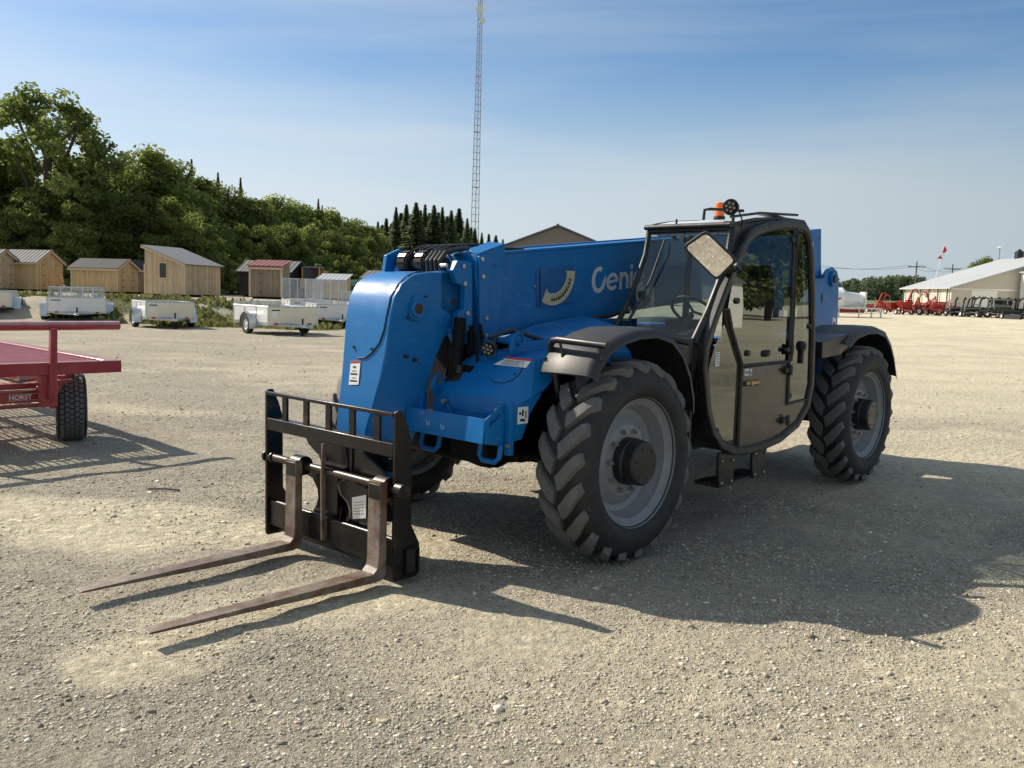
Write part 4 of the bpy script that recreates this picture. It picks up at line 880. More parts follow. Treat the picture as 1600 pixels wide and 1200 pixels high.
for a in range(5): mb.box(-.99, -.955, -.0563, -.056, 1.213+a*.018, 1.220+a*.018)
mb.box(-1.422, -1.40, -.0503, -.050, 1.13, 1.15); mb.box(-1.39, -1.375, -.0503, -.050, 1.125, 1.155); mb.box(-1.47, -1.457, -.0503, -.050, 1.12, 1.14)
mb.build('door_decal', ['decal', 'ink'], door, 0, 0)
# interior
mb = MB(); mb.prism([(-1.75, 1.16), (-2.2, 1.16), (-2.25, 1.25), (-2.20, 1.75), (-2.12, 1.95), (-2.04, 1.95), (-2.08, 1.7), (-2.10, 1.30), (-1.70, 1.26)], -.68, -.26); mb.build('driver_seat', 'seat', cab, .03, 40, 3)
mb = MB(); mb.box(-1.95, -1.60, -.24, -.19, 1.20, 1.46); mb.cyl((-1.62, -.215, 1.44), (-1.60, -.215, 1.56), .018, 10); mb.build('control_lever', 'blackplastic', cab, .008)
mb = MB(); mb.prism([(-.80, 1.16), (-.80, 1.42), (-1.0, 1.45), (-1.12, 1.35), (-1.10, 1.16)], -.76, -.2); mb.cyl((-1.05, -.45, 1.35), (-1.25, -.45, 1.55), .025, 10); mb.box(-2.0, -1.4, -.78, -.68, 1.16, 1.50); mb.build('dashboard', 'blackplastic', cab, .01)
mb = MB(); c_ = Vector((-1.27, -.45, 1.57)); d_ = Vector((-.5, 0, .6)).normalized(); a_ = Vector((0, 1, 0)); b2_ = d_.cross(a_)
mb.tube([c_+(a_*math.cos(2*math.pi*k/24)+b2_*math.sin(2*math.pi*k/24))*.17 for k in range(24)], .012, 8, closed=True)
for k in range(3): t_ = 2*math.pi*k/3+.5; mb.tube([c_, c_+(a_*math.cos(t_)+b2_*math.sin(t_))*.17], .01, 6)
mb.build('steering_wheel', 'ink', cab)
# mirror
mir = bpy.data.objects.new('mirror', None); COL.objects.link(mir); mir.parent = cab
C0 = Vector((-.75, -.025, 1.962)); 
toC = Vector((1.0, .62, -.12)).normalized()
MN = Vector((.90, .42, -.30)).normalized(); ux = Vector((0, .30, -.27)); 
e1 = Vector((-.0, .165, .085)); 
def mirpts(sc, off):
    # corners measured in the plane facing the camera, rounded
    cs = [Vector((0, -.155, .048)), Vector((0, -.010, .150)), Vector((0, .150, -.035)), Vector((0, .020, -.165))]
    out_ = []
    for i in range(4):
        p_ = cs[i]; a = cs[i-1]; c = cs[(i+1) % 4]
        for t_ in (0, .5, 1):
            k1 = (a-p_).normalized()*.028; k2 = (c-p_).normalized()*.028; q = p_+k1*(1-t_)**2+k2*t_**2; out_.append(q)
    res = []
    for q in out_:
        q = q*sc; x_ = -(MN.y*q.y+MN.z*q.z)/MN.x; res.append(C0+Vector((x_, q.y, q.z))+MN*off)
    return res
mb = MB(); mb.extr(mirpts(1.06, -.03), MN*.028); mb.cyl(C0-MN*.03, C0-MN*.06, .05, 14); mb.tube([C0-MN*.05, C0-MN*.07+Vector((-.1, .06, -.05)), (-.98, .03, 1.88), (-1.08, -.03, 1.88)], .014, 8); mb.cyl((-1.05, -.09, 1.86), (-1.05, .03, 1.90), .03, 12)
mb.build('mirror_housing', 'blackplastic', mir, .003)
mb = MB(); mb.add(mirpts(.93, .0015), [tuple(range(12))]); mb.build('mirror_glass', 'mirror', mir, 0, 0)
# beacon, roof light, rails on the roof
mb = MB(); mb.cyl((-1.67, -.50, 2.27), (-1.67, -.50, 2.31), .045, 18, m=1); mb.cyl((-1.67, -.50, 2.31), (-1.67, -.50, 2.405), .037, 20, m=0); mb.cyl((-1.67, -.50, 2.405), (-1.67, -.50, 2.415), .033, 20, m=0); mb.build('beacon', ['orange', 'black'], cab, .003)
mb = MB(); lamp(mb, (-1.16, -.12, 2.318), (.92, .15, -.05), .058); mb.cyl((-1.20, -.12, 2.20), (-1.20, -.12, 2.27), .012, 8, m=0); mb.box(-1.24, -1.14, -.16, -.09, 2.19, 2.22, m=0); mb.build('roof_work_light', ['blackplastic', 'dark', 'lens'], cab)
mb = MB(); mb.tube([(-1.30, -.42, 2.25), (-1.31, -.42, 2.325), (-1.36, -.40, 2.335), (-1.5, -.20, 2.325)], .012, 8); mb.tube([(-1.25, -.62, 2.22), (-1.25, -.62, 2.26)], .008, 8); mb.tube([(-1.2, -.14, 2.255), (-1.6, -.12, 2.315), (-2.2, -.11, 2.35)], .010, 8)
mb.obox((-1.98, -.20, 2.322), .42, .10, .012, (0, -.04, 0)); mb.tube([(-1.28, -.10, 2.15), (-1.25, -.07, 2.22), (-1.22, -.09, 2.30)], .006, 6); mb.build('roof_rail', 'black', cab)
# steps
for x in (-1.25, -1.76):
    mb = MB(); mb.prism([(x+.12, .56), (x-.11, .56), (x-.11, .42), (x-.10, .30), (x+.105, .30), (x+.12, .42)], -.115, -.09); mb.box(x-.10, x+.10, -.30, -.115, .30, .33); mb.cur = 1
    bolts(mb, [(x+.085, .50), (x-.075, .49), (x+.08, .335), (x-.07, .335)], -.09, .013, .012)
    mb.build('step_bracket', ['black', 'bolt'], T, .004)
mb = MB(); mb.box(-1.66, -1.36, -.13, -.10, .305, .325); mb.box(-1.66, -1.36, -.30, -.27, .305, .325)
for k in range(8): mb.box(-1.64+k*.036, -1.625+k*.036, -.27, -.13, .31, .332)
mb.build('step_tread', 'black', T, .002)
# --- rear of the machine
mb = MB()
up = [(-4.55, .70), (-5.10, .70), (-5.23, .95), (-5.23, 1.34), (-5.20, 1.80), (-5.19, 1.93), (-5.13, 2.02), (-5.0, 2.06), (-4.88, 2.03), (-4.76, 1.93), (-4.30, 1.90), (-4.25, 1.4), (-4.3, .9)]
for y in (-1.02, -1.66): mb.prism(up, y, y+.035)
mb.box(-5.05, -4.6, -1.62, -1.0, .7, 1.5)
mb.prism([(-4.2, .60), (-5.15, .62), (-5.2, .95), (-5.15, 1.25), (-4.45, 1.25), (-4.3, .95)], -2.15, -1.66); mb.prism([(-4.45, .60), (-5.15, .62), (-5.2, .95), (-5.15, 1.25), (-4.55, 1.25)], -.985, -.50)
mb.prism([(-2.6, 1.15), (-4.6, 1.15), (-4.6, 1.40), (-2.6, 1.32)], -.95, -.50)
mb.build('rear_frame', 'blue', T, .006)
mb = MB(); mb.cyl((-5.0, -1.0, 1.93), (-5.0, -.955, 1.93), .085, 24); mb.cur = 1; mb.cyl((-5.0, -.956, 1.93), (-5.0, -.94, 1.93), .045, 20); mb.build('boom_pivot', ['blue', 'shaft'], T, .005)
mb = MB()
for x, z, r_ in ((-4.78, 1.96, .028), (-4.76, 1.74, .03), (-4.77, 1.70, .03)): mb.cyl((x, -.99, z), (x, -.9835, z), r_, 16)
mb.cyl((-4.74, -1.04, 2.36), (-4.74, -1.0435, 2.36), .01, 8)
build_each(mb, 'frame_hole', 'ink', T)
mb = MB(); mb.prism([(-5.08, 1.38), (-5.17, 1.37), (-5.17, 1.50), (-5.08, 1.51)], -.985, -.982); mb.cur = 1; mb.box(-5.15, -5.10, -.9818, -.9813, 1.42, 1.46); mb.build('frame_decal', ['decal', 'ink'], T, 0, 0)
mb = MB(); mb.prism([(.17, 1.848), (.17, 1.840), (.30, 1.850), (.30, 1.858)], -1.0225, -1.0195); mb.build('weld_seam', 'bluedark', boom)
mb = MB(); mb.box(-4.60, -4.50, -1.0435, -1.042, 2.20, 2.30); mb.cur = 1; mb.box(-4.58, -4.52, -1.0419, -1.0415, 2.22, 2.28); mb.build('boom_decal', ['decal', 'ink'], boom, 0, 0)
mb = MB(); mb.prism([(-.75, .65), (-.75, 1.20), (-1.0, 1.42), (-3.1, 1.42), (-3.2, 1.2), (-3.1, .65)], 2*YC+.05, -1.75); mb.build('engine_cover', 'blue', T, .02)
mb = MB(); mb.tube([(.2, -1.2, 1.36), (-.3, -1.0, 1.46), (-.9, -.93, 1.52), (-1.2, -.92, 1.60)], .014, 8); mb.tube([(-.5, -1.02, 1.475), (-1.2, -.98, 1.55)], .012, 8); mb.build('hydraulic_line', 'black', T)
#@@YARD
# ------------------------------------------------------------------ yard materials
def woodmat(name, c1, c2, plank=6.5, rough=.75):
    m = bpy.data.materials.new(name); m.use_nodes = True; t = m.node_tree; b = t.nodes['Principled BSDF']; n = t.nodes.new; l = t.links.new; b.inputs['Roughness'].default_value = rough; b.inputs['Specular IOR Level'].default_value = .25
    tc = n('ShaderNodeTexCoord'); s = n('ShaderNodeSeparateXYZ'); l(tc.outputs['Object'], s.inputs[0])
    a = n('ShaderNodeMath'); a.operation = 'ADD'; l(s.outputs['X'], a.inputs[0]); l(s.outputs['Y'], a.inputs[1])
    q = n('ShaderNodeMath'); q.operation = 'MULTIPLY'; l(a.outputs[0], q.inputs[0]); q.inputs[1].default_value = plank
    f = n('ShaderNodeMath'); f.operation = 'FLOOR'; l(q.outputs[0], f.inputs[0]); wn = n('ShaderNodeTexWhiteNoise'); wn.noise_dimensions = '1D'; l(f.outputs[0], wn.inputs['W'])
    mi = n('ShaderNodeMix'); mi.data_type = 'RGBA'; mi.inputs['A'].default_value = (*c1, 1); mi.inputs['B'].default_value = (*c2, 1); l(wn.outputs['Value'], mi.inputs['Factor'])
    fr = n('ShaderNodeMath'); fr.operation = 'FRACT'; l(q.outputs[0], fr.inputs[0]); lt = n('ShaderNodeMath'); lt.operation = 'LESS_THAN'; l(fr.outputs[0], lt.inputs[0]); lt.inputs[1].default_value = .09
    nz = n('ShaderNodeTexNoise'); nz.inputs['Scale'].default_value = 3; nz.inputs['Detail'].default_value = 8; mp = n('ShaderNodeMapping'); mp.inputs['Scale'].default_value = (3, 3, .6); l(tc.outputs['Object'], mp.inputs[0]); l(mp.outputs[0], nz.inputs['Vector'])
    m3 = n('ShaderNodeMix'); m3.data_type = 'RGBA'; m3.blend_type = 'MULTIPLY'; m3.inputs['Factor'].default_value = .55; l(mi.outputs['Result'], m3.inputs['A']); rp = n('ShaderNodeMapRange'); rp.inputs['From Min'].default_value = .3; rp.inputs['From Max'].default_value = .7; rp.inputs['To Min'].default_value = .6; rp.inputs['To Max'].default_value = 1.15; l(nz.outputs['Fac'], rp.inputs[0]); l(rp.outputs[0], m3.inputs['B'])
    m4 = n('ShaderNodeMix'); m4.data_type = 'RGBA'; l(lt.outputs[0], m4.inputs['Factor']); l(m3.outputs['Result'], m4.inputs['A']); m4.inputs['B'].default_value = (*[v*.35 for v in c1], 1); l(m4.outputs['Result'], b.inputs['Base Color'])
    return m
M['pine'] = woodmat('pine_boards', (.66, .47, .25), (.54, .37, .18)); M['pinegrey'] = woodmat('weathered_boards', (.34, .26, .19), (.24, .175, .125)); M['pinelight'] = woodmat('pale_boards', (.66, .50, .32), (.50, .37, .235))
M['trim'] = mat('pine_trim', (.56, .42, .27), .7, var=.1); M['darkwall'] = woodmat('dark_boards', (.028, .025, .024), (.018, .017, .017))
M['shingle'] = mat('grey_shingles', (.15, .16, .17), .85, var=.25, vscale=12, bump=.3, bscale=12); M['shingledark'] = mat('dark_shingles', (.016, .017, .024), .8, var=.3, vscale=10)
M['metalroof'] = mat('ribbed_grey_metal', (.13, .135, .135), .75, 0, var=.1); M['redroof'] = mat('ribbed_red_metal', (.24, .07, .065), .55, 0, var=.12); M['whiteroof'] = mat('white_metal_roof', (.44, .45, .45), .5, .1, var=.05)
M['winglass'] = mat('dark_window_glass', (.02, .022, .025), .1); M['greenpaint'] = mat('green_tarp', (.02, .10, .07), .6); M['cat'] = mat('yellow_machine_paint', (.50, .24, .04), .5, var=.1)
M['beigewall'] = mat('beige_metal_wall', (.50, .47, .40), .6, var=.04); M['whitewall'] = mat('white_metal_wall', (.78, .77, .73), .6, var=.03); M['greywall'] = mat('grey_tan_metal_wall', (.20, .175, .15), .6, var=.05)
M['pole'] = mat('weathered_pole', (.12, .10, .085), .85, var=.2); M['wirem'] = mat('wire', (.03, .03, .03), .5); M['steelgrey'] = mat('tower_steel', (.33, .34, .35), .5, .5)
M['tank'] = mat('white_tank', (.75, .76, .76), .35); M['flagred'] = mat('flag_red', (.55, .03, .03), .7); M['flagwhite'] = mat('flag_white', (.8, .8, .8), .7)
M['barkm'] = mat('bark', (.075, .06, .045), .9, var=.3, bump=.4, bscale=6); M['impred'] = mat('implement_red', (.32, .022, .018), .45, var=.25, vscale=2); M['impdark'] = mat('implement_black', (.02, .022, .02), .5, var=.3)
M['lightgreen'] = mat('olive_implement', (.09, .11, .06), .6)

def ground_thing(name, label, cat, px, Y, rz=0., group=None, sink=0.):
    x = X_at(px, Y, 1.); return thing(name, label, cat, (float(x), Y, float(terr(x, Y))-sink), R(rz), group)

# ------------------------------------------------------------------ sheds
def shed(label, px, Y, rz, W, D, h0, h1, kind, wall, roof, door=None, window=None, trim='trim', group='small wooden sheds for sale', ribs=False, ov=.18):
    """front wall faces -y, W along x, D along y. gable: ridge along x. gabley: ridge along y. monox: high at -x. monoy: high at front"""
    t = ground_thing('garden_shed', label, 'shed', px, Y, rz, group)
    w, d = W/2, D/2; b0 = .14
    mb = MB(); corners = {'gable': (h0,)*4, 'gabley': (h0,)*4, 'monox': (h1, h0, h0, h1), 'monoy': (h1, h1, h0, h0), 'monob': (h0, h0, h1, h1)}[kind]
    P = [(-w, -d), (w, -d), (w, d), (-w, d)]
    mb.add([(x, y, b0) for x, y in P]+[(x, y, c) for (x, y), c in zip(P, corners)], [(0, 1, 5, 4), (1, 2, 6, 5), (2, 3, 7, 6), (3, 0, 4, 7), (0, 3, 2, 1)])
    if kind == 'gable':
        for s_ in (-w, w): mb.add([(s_, -d, h0), (s_, d, h0), (s_, 0, h1)], [(0, 1, 2)])
    if kind == 'gabley':
        for s_ in (-d, d): mb.add([(-w, s_, h0), (w, s_, h0), (0, s_, h1)], [(0, 1, 2)])
    mb.build('wall', wall, t, 0, 0)
    mb = MB(); th = .07
    def sheet(a, b, c, e):
        a, b, c, e = map(Vector, (a, b, c, e)); nn = (b-a).cross(e-a).normalized(); nn = nn if nn.z > 0 else -nn; mb.extr([a, b, c, e], nn*th)
        if ribs:
            L_ = (b-a).length; k = max(3, int(L_/.30))
            for i in range(k+1):
                f = i/k; p0 = a.lerp(b, f)+nn*th; p1 = e.lerp(c, f)+nn*th; mb.tube([p0, p1], .035, 4)
    if kind == 'gable':
        sl = (h1-h0)/d
        for s_ in (-1, 1): sheet((-w-ov, s_*(d+ov), h0-sl*ov), (w+ov, s_*(d+ov), h0-sl*ov), (w+ov, 0, h1), (-w-ov, 0, h1))
    elif kind == 'gabley':
        sl = (h1-h0)/w
        for s_ in (-1, 1): sheet((s_*(w+ov), -d-ov, h0-sl*ov), (s_*(w+ov), d+ov, h0-sl*ov), (0, d+ov, h1), (0, -d-ov, h1))
    elif kind == 'monox':
        sl = (h1-h0)/W; sheet((-w-ov, -d-ov, h1+sl*ov), (-w-ov, d+ov, h1+sl*ov), (w+ov, d+ov, h0-sl*ov), (w+ov, -d-ov, h0-sl*ov))
    elif kind == 'monoy':
        sl = (h1-h0)/D; sheet((-w-ov, -d-ov, h1+sl*ov), (w+ov, -d-ov, h1+sl*ov), (w+ov, d+ov, h0-sl*ov), (-w-ov, d+ov, h0-sl*ov))
    elif kind == 'monob':
        sl = (h1-h0)/D; sheet((-w-ov, -d-ov, h0-sl*ov), (w+ov, -d-ov, h0-sl*ov), (w+ov, d+ov, h1+sl*ov), (-w-ov, d+ov, h1+sl*ov))
    mb.build('roof', roof, t, 0, 0)
    mb = MB(); e = .012
    for x in (-w, w): mb.box(x-.05-e, x+.05+e, -d-e-.02, -d+.07, b0, min(corners[:2])-.02)
    if kind == 'gable':
        for s_ in (-1, 1): mb.obox((w+ov-.01, s_*d/2, (h0+h1)/2-.05), .03, math.hypot(d, h1-h0)+.3, .13, (-s_*math.atan2(h1-h0, d), 0, 0))
    if kind == 'monox': mb.obox((0, -d-ov+.01, (h0+h1)/2-.04), W+.5, .03, .14, (0, math.atan2(h1-h0, W), 0))
    if kind in ('monob', 'gable'): mb.box(-w-ov, w+ov, -d-ov-.02, -d-ov+.01, h0-.20, h0-.06)
    if kind == 'gable': mb.box(w+.002, w+.02, -.12, .12, h1-.52, h1-.32)
    mb.build('trim', trim, t, 0, 0)
    if door:
        side, dw, dh = door; mb = MB()
        if side == 'x': mb.box(w+.004, w+.035, -dw/2, dw/2, b0+.06, dh)
        elif side == '-y': mb.box(-dw/2, dw/2, -d-.035, -d-.004, b0+.06, dh)
        dd = mb.build('door', wall, t, 0, 0); mb = MB()
        for z in (b0+.3, (b0+dh)/2, dh-.25):
            if side == 'x': mb.box(w+.036, w+.045, -dw/2, -dw/2+.28, z-.02, z+.02); mb.box(w+.036, w+.045, dw/2-.28, dw/2, z-.02, z+.02)
            else: mb.box(-dw/2, -dw/2+.28, -d-.045, -d-.036, z-.02, z+.02)
        mb.build('hinge_strap', 'ink', dd, 0, 0)
    if window:
        x0, x1, z0, z1 = window; mb = MB()
        for a in ((x0-.07, x1+.07, z1, z1+.08), (x0-.07, x1+.07, z0-.08, z0), (x0-.08, x0, z0, z1), (x1, x1+.08, z0, z1)): mb.box(a[0], a[1], -d-.045, -d-.003, a[2], a[3])
        fr_ = mb.build('window_frame', 'trim', t, 0, 0); mb = MB(); mb.box(x0, x1, -d-.02, -d-.004, z0, z1); mb.build('window_pane', 'winglass', fr_, 0, 0); mb = MB(); mb.box(x0, x1, -d-.03, -d-.021, (z0+z1)/2-.02, (z0+z1)/2+.02); mb.build('sash_bar', 'ink', fr_, 0, 0)
    mb = MB()
    for y in (-d*.7, d*.7): mb.box(-w+.1, w-.1, y-.08, y+.08, -.12, b0+.01)
    build_each(mb, 'skid', 'darkwall', t, 0, 0)
    return t
shed('pine shed cut off by the left edge, beside the ribbed metal roofed one', -14, 61, -10, 2.2, 2.6, 2.0, 2.75, 'gable', 'pinelight', 'metalroof', ('x', 1.3, 2.0), ribs=True)
shed('pine shed with a ribbed grey metal roof and double door in its gable', 50, 63, -14, 3.1, 2.5, 2.05, 2.85, 'gable', 'pine', 'metalroof', ('x', 1.5, 2.1), ribs=True)
shed('low pine shed with a dark shingle roof left of the lean-to shed', 165, 62, -9, 3.4, 2.5, 1.75, 2.35, 'gable', 'pine', 'shingledark', ('x', 1.5, 1.75))
shed('darker shed mostly hidden between the dark roofed one and the lean-to shed', 238, 66, -9, 3.6, 2.4, 1.8, 2.4, 'gable', 'pinegrey', 'shingledark')
shed('tall lean-to board shed with a grey shingle roof and one small window', 287, 57, -17, 2.95, 3.6, 2.02, 3.05, 'monox', 'pinelight', 'shingle', None, (-.35, .15, 1.15, 2.05))
shed('black walled shed with a grey metal roof behind the red roofed shed', 428, 66, -12, 4.0, 2.8, 1.9, 2.65, 'gable', 'darkwall', 'metalroof', trim='darkwall', ribs=True)
shed('small weathered shed with a ribbed red roof', 422, 57, -5, 2.05, 1.6, 2.05, 2.42, 'monob', 'pinegrey', 'redroof', ('-y', .9, 1.85), ribs=True, ov=.10)
shed('sliver of a pine gable showing behind the black walled shed', 466, 72, -25, 2.4, 2.2, 1.7, 2.4, 'gable', 'pine', 'shingle')
shed('low pine shed with a white ribbed roof behind the tall ramp trailers', 522, 62, -6, 1.9, 1.5, 1.35, 1.75, 'monob', 'pine', 'whiteroof', ribs=True, ov=.12)
shed('pine shed with a grey roof just left of the hose bundle', 594, 68, -6, 2.2, 2.2, 1.75, 2.3, 'monob', 'pine', 'metalroof', ribs=True)
shed('pine shed with a dark hipped looking roof touching the hose bundle', 648, 72, -8, 3.0, 2.4, 1.75, 2.55, 'gable', 'pinelight', 'shingle')

# ------------------------------------------------------------------ small wheel
def small_wheel(parent, x, y, z, r, wd, rimm='galv', rr=.58):
    wh = bpy.data.objects.new('wheel', None); COL.objects.link(wh); wh.parent = parent; wh.location = (x, y, z)
    mb = MB(); P = [(r*rr, -wd*.4), (r*.8, -wd*.5), (r*.95, -wd*.46), (r, -wd*.32), (r, wd*.32), (r*.95, wd*.46), (r*.8, wd*.5), (r*rr, wd*.4)]
    mb.lathe(P, n=36); 
    if wd > .25:
        for i in range(40):
            a = 2*math.pi*i/40
            for k in range(5): yy = (k-2)*wd*.155; a2 = a+(.03 if k % 2 else -.03); mb.obox((r*math.cos(a2), yy, r*math.sin(a2)), .016, wd*.125, .04, (0, -a2, .35 if k % 2 else -.35), 1)
    mb.v = [(y_, -x_, z_) for x_, y_, z_ in mb.v]
    mb.build('tyre', ['rubber', 'lug'], wh, 0, 30)
    mb = MB(); mb.lathe([(r*rr, wd*.38), (r*rr*.9, wd*.2), (r*.35, wd*.12), (r*.22, wd*.25), (0, wd*.27), (0, -wd*.27), (r*.22, -wd*.25), (r*.35, -wd*.12), (r*rr*.9, -wd*.2), (r*rr, -wd*.38)], n=24, closed=False)
    mb.v = [(y_, -x_, z_) for x_, y_, z_ in mb.v]
    mb.build('rim', rimm, wh, 0, 30)
    return wh
# ------------------------------------------------------------------ utility trailers
def trailer(label, px, Y, rz, W, L_, panel, ramp, plate=True, side_mesh=False):
    t = ground_thing('utility_trailer', label, 'trailer', px, Y, rz, 'aluminium utility trailers parked below the bank')
    w = W/2; z0, z1 = .46, .98
    mb = MB(); mb.box(-w, w, 0, L_, z0-.10, z0-.02); 
    for x in (-w-.03, w): mb.box(x, x+.03, 0, L_, z0-.12, z0)
    mb.box(-.06, .06, -.9, .4, z0-.16, z0-.06); mb.tube([(-w*.8, .3, z0-.12), (0, -.8, z0-.12), (w*.8, .3, z0-.12)], .035, 6); mb.build('frame', 'galv', t, 0, 0)
    mb = MB(); mb.box(-w, w, -.02, .02, z0-.02, z1); fp = mb.build('front_panel', panel, t, 0, 0)
    mb = MB(); mb.box(-w*.88, -w*.62, -.028, -.021, z1-.36, z1-.13); mb.cur = 1; mb.box(-w*.88, -w*.55, -.03, -.021, z1-.12, z1-.08); mb.build('sticker', ['alu', 'ink'], fp, 0, 0)
    for x in (-w, w):
        mb = MB(); mb.box(x-.015, x+.015, .02, L_, z0-.02, z1); mb.build('side_panel', 'alu', t, 0, 0)
    mb = MB(); mb.tube([(-w, L_, z1+.02), (-w, 0, z1+.02), (w, 0, z1+.02), (w, L_, z1+.02)], .028, 6)
    for x in (-w, w):
        for y in (0, L_*.33, L_*.66, L_): mb.box(x-.03, x+.03, y-.03, y+.03, z0-.1, z1)
    mb.build('top_rail', 'galv', t, 0, 0)
    for s_ in (-1, 1):
        x = s_*(w+.17); small_wheel(t, x, L_*.45, .34, .34, .22, 'alu', .56)
        mb = MB(); pr = [(L_*.45+.46*math.cos(a), .34+.46*math.sin(a)) for a in [R(180-k*20) for k in range(10)]]; pr = [(L_*.45-.48, .20)]+pr+[(L_*.45+.48, .20)]
        inn = [(L_*.45+(y-L_*.45)*.96, .34+(z-.34)*.96) for y, z in pr]
        vs = []; 
        for (y, z), (y2, z2) in zip(pr, inn): vs += [(x-.14, y, z), (x+.14, y, z), (x+.14, y2, z2), (x-.14, y2, z2)]
        fs = []
        for i in range(len(pr)-1): a = i*4; fs += [(a, a+1, a+5, a+4), (a+3, a+7, a+6, a+2), (a, a+4, a+7, a+3), (a+1, a+2, a+6, a+5)]
        mb.add(vs, fs); mb.build('fender', 'galv', t, 0, 40)
        mb = MB(); mb.box(s_*w*.7-.06, s_*w*.7+.06, -.05, -.02, z0-.09, z0-.03); mb.build('marker_light', 'flagred', t, 0, 0)
    mb = MB(); mb.cyl((0, -.75, .02), (0, -.75, .62), .03, 8); mb.cyl((0, -.75, .02), (0, -.75, .05), .08, 8); mb.build('jack', 'dark', t, 0, 30)
    # ramp gate at the rear
    mb = MB(); zt = z1+ramp; y = L_-.03
    mb.tube([(-w, y, z0), (-w, y, zt), (w, y, zt), (w, y, z0)], .030, 6)
    k = 5
    for i in range(1, k): x = -w+i*W/k; mb.box(x-.02, x+.02, y-.015, y+.015, z0, zt)
    g = mb.build('ramp_gate', 'galv', t, 0, 0)
    mb = MB(); nx = int(W/.05); nz = int((zt-z0)/.06)
    for i in range(nx): x = -w+i*W/nx; mb.box(x-.007, x+.007, y-.004, y+.004, z0, zt)
    for i in range(nz): z = z0+i*(zt-z0)/nz; mb.box(-w, w, y-.004, y+.004, z-.007, z+.007)
    mb.build('ramp_mesh', 'galv', g, 0, 0)
    return t
trailer('aluminium trailer cut off by the left edge of the yard', -22, 37, 24, 1.8, 2.8, 'tan', .05)
trailer('silver trailer with a mesh ramp standing above its pale panel, behind the red rail', 120, 36.2, 26, 2.15, 2.8, 'alu', .42)
trailer('small silver trailer with a cream front panel below the lean-to shed', 266, 34.0, 34, 1.75, 2.6, 'tan', .04)
trailer('silver trailer with a cream front panel in front of the red roofed shed', 458, 31.5, 40, 1.86, 3.0, 'tan', .14)
trailer('left one of the two trailers with tall mesh ramps beside the blue boom head', 487, 41.5, 22, 1.9, 3.2, 'alu', 1.05)
trailer('right one of the two trailers with tall mesh ramps beside the blue boom head', 530, 38.5, 22, 1.9, 3.2, 'alu', 1.12)
trailer('trailer largely hidden behind the blue boom head', 590, 39.5, 24, 1.9, 3.0, 'alu', .55)

# ------------------------------------------------------------------ red hay wagon
wg = thing('flatbed_wagon', 'red farm wagon with an open mesh deck and a tubular rail', 'wagon', (-4.07, 9.16, 0), R(46.4))
WD, WL = 2.45, 6.2; zt = .865
mb = MB(); mb.box(-WD, 0, -.0, .09, zt-.125, zt); mb.box(-.15, 0, .09, WL, zt-.12, zt+.002); mb.box(-WD, -WD+.10, .09, WL, zt-.12, zt+.002); mb.box(-WD, 0, WL-.09, WL, zt-.12, zt)
for y in (.95, 1.8, 2.65, 3.5, 4.35, 5.2): mb.box(-WD+.1, -.1, y-.03, y+.03, zt-.13, zt-.045)
for x in (-WD*.28, -WD*.72): mb.box(x-.05, x+.05, .1, WL-.1, zt-.26, zt-.131)
mb.build('deck_frame', 'red', wg, .006)
mb = MB(); k = 0
y = .11
while y < WL-.1:
    mb.extr([(-WD+.10, y-.012, zt-.030), (-.10, y-.012, zt-.030), (-.10, y+.012, zt-.012), (-WD+.10, y+.012, zt-.012)], (0, .004, -.006)); y += .088
for i in range(31):
    x = -WD+.14+i*.073; mb.box(x-.008, x+.008, .09, WL-.09, zt-.030, zt-.016)
mb.build('deck_mesh', 'deckred', wg, 0, 0)
mb = MB(); mb.tube([(-WD-.0, .03, 1.225), (-.01, .03, 1.225)], .047, 14); mb.build('front_rail', 'red', wg)
for x in (-.69, -WD+.69):
    mb = MB(); mb.prism([(x-.0, 1.20), (x+.062, 1.20), (x+.045, .50), (x-.03, .50)], -.03, .03); mb.box(x-.09, x+.07, .03, .10, .42, .75); mb.build('rail_post', 'red', wg, .006)
mb = MB(); mb.box(-WD+.25, -.42, .32, .45, .44, .56); mb.box(-WD+.35, -.5, .30, .47, .58, .64); mb.box(-.52, -.38, .30, .60, .33, .66); mb.box(-WD+.38, -WD+.52, .30, .60, .33, .66); mb.cyl((-.75, .24, .58), (-.55, .24, .58), .03, 10)
mb.obox((-.44, .42, .60), .06, .06, .34, (0, .5, 0)); mb.box(-.62, -.50, .26, .34, .38, .66); mb.cyl((-.47, .36, .70), (-.47, .36, .30), .035, 12); mb.cyl((-.60, .40, .40), (-1.6, .36, .40), .022, 10); mb.box(-1.45, -1.30, .25, .45, .56, .74); mb.build('front_axle', 'red', wg, .006)
mb = MB(); mb.tube([(-.55, .30, .70), (-.9, .28, .66), (-1.1, .3, .72), (-1.3, .28, .66)], .018, 8); mb.cyl((-.78, .22, .70), (-.92, .22, .70), .035, 10); mb.build('hydraulic_hose', 'bolt', wg)
mb = MB(); mb.box(-WD+.35, -.45, 4.9, 5.05, .40, .56); mb.box(-WD*.55, -WD*.45, .4, 5, .50, .60); mb.build('rear_axle', 'red', wg, .006)
for x in (-.33, -WD+.33):
    for y in (.50, 4.98): wq = small_wheel(wg, x, y, .35, .35, .29, 'red', .55); wq.rotation_euler = (0, 0, R(-18) if y < 1 else 0)
pl_ = MB(); pl_.box(-1.00, -.69, .312, .3195, .462, .538); pl_.build('name_plate', 'red', wg, .002)
mb = MB(); mb.tube([(-.995, .310, .467), (-.695, .310, .467), (-.695, .310, .533), (-.995, .310, .533)], .003, 6, closed=True); mb.build('name_plate_border', 'cream', wg)
text_mesh('HORST', .066, 'plate_lettering', 'decal', wg, (-.982, .308, .478), (1, 0, 0), (0, 0, 1), .001, .0015)
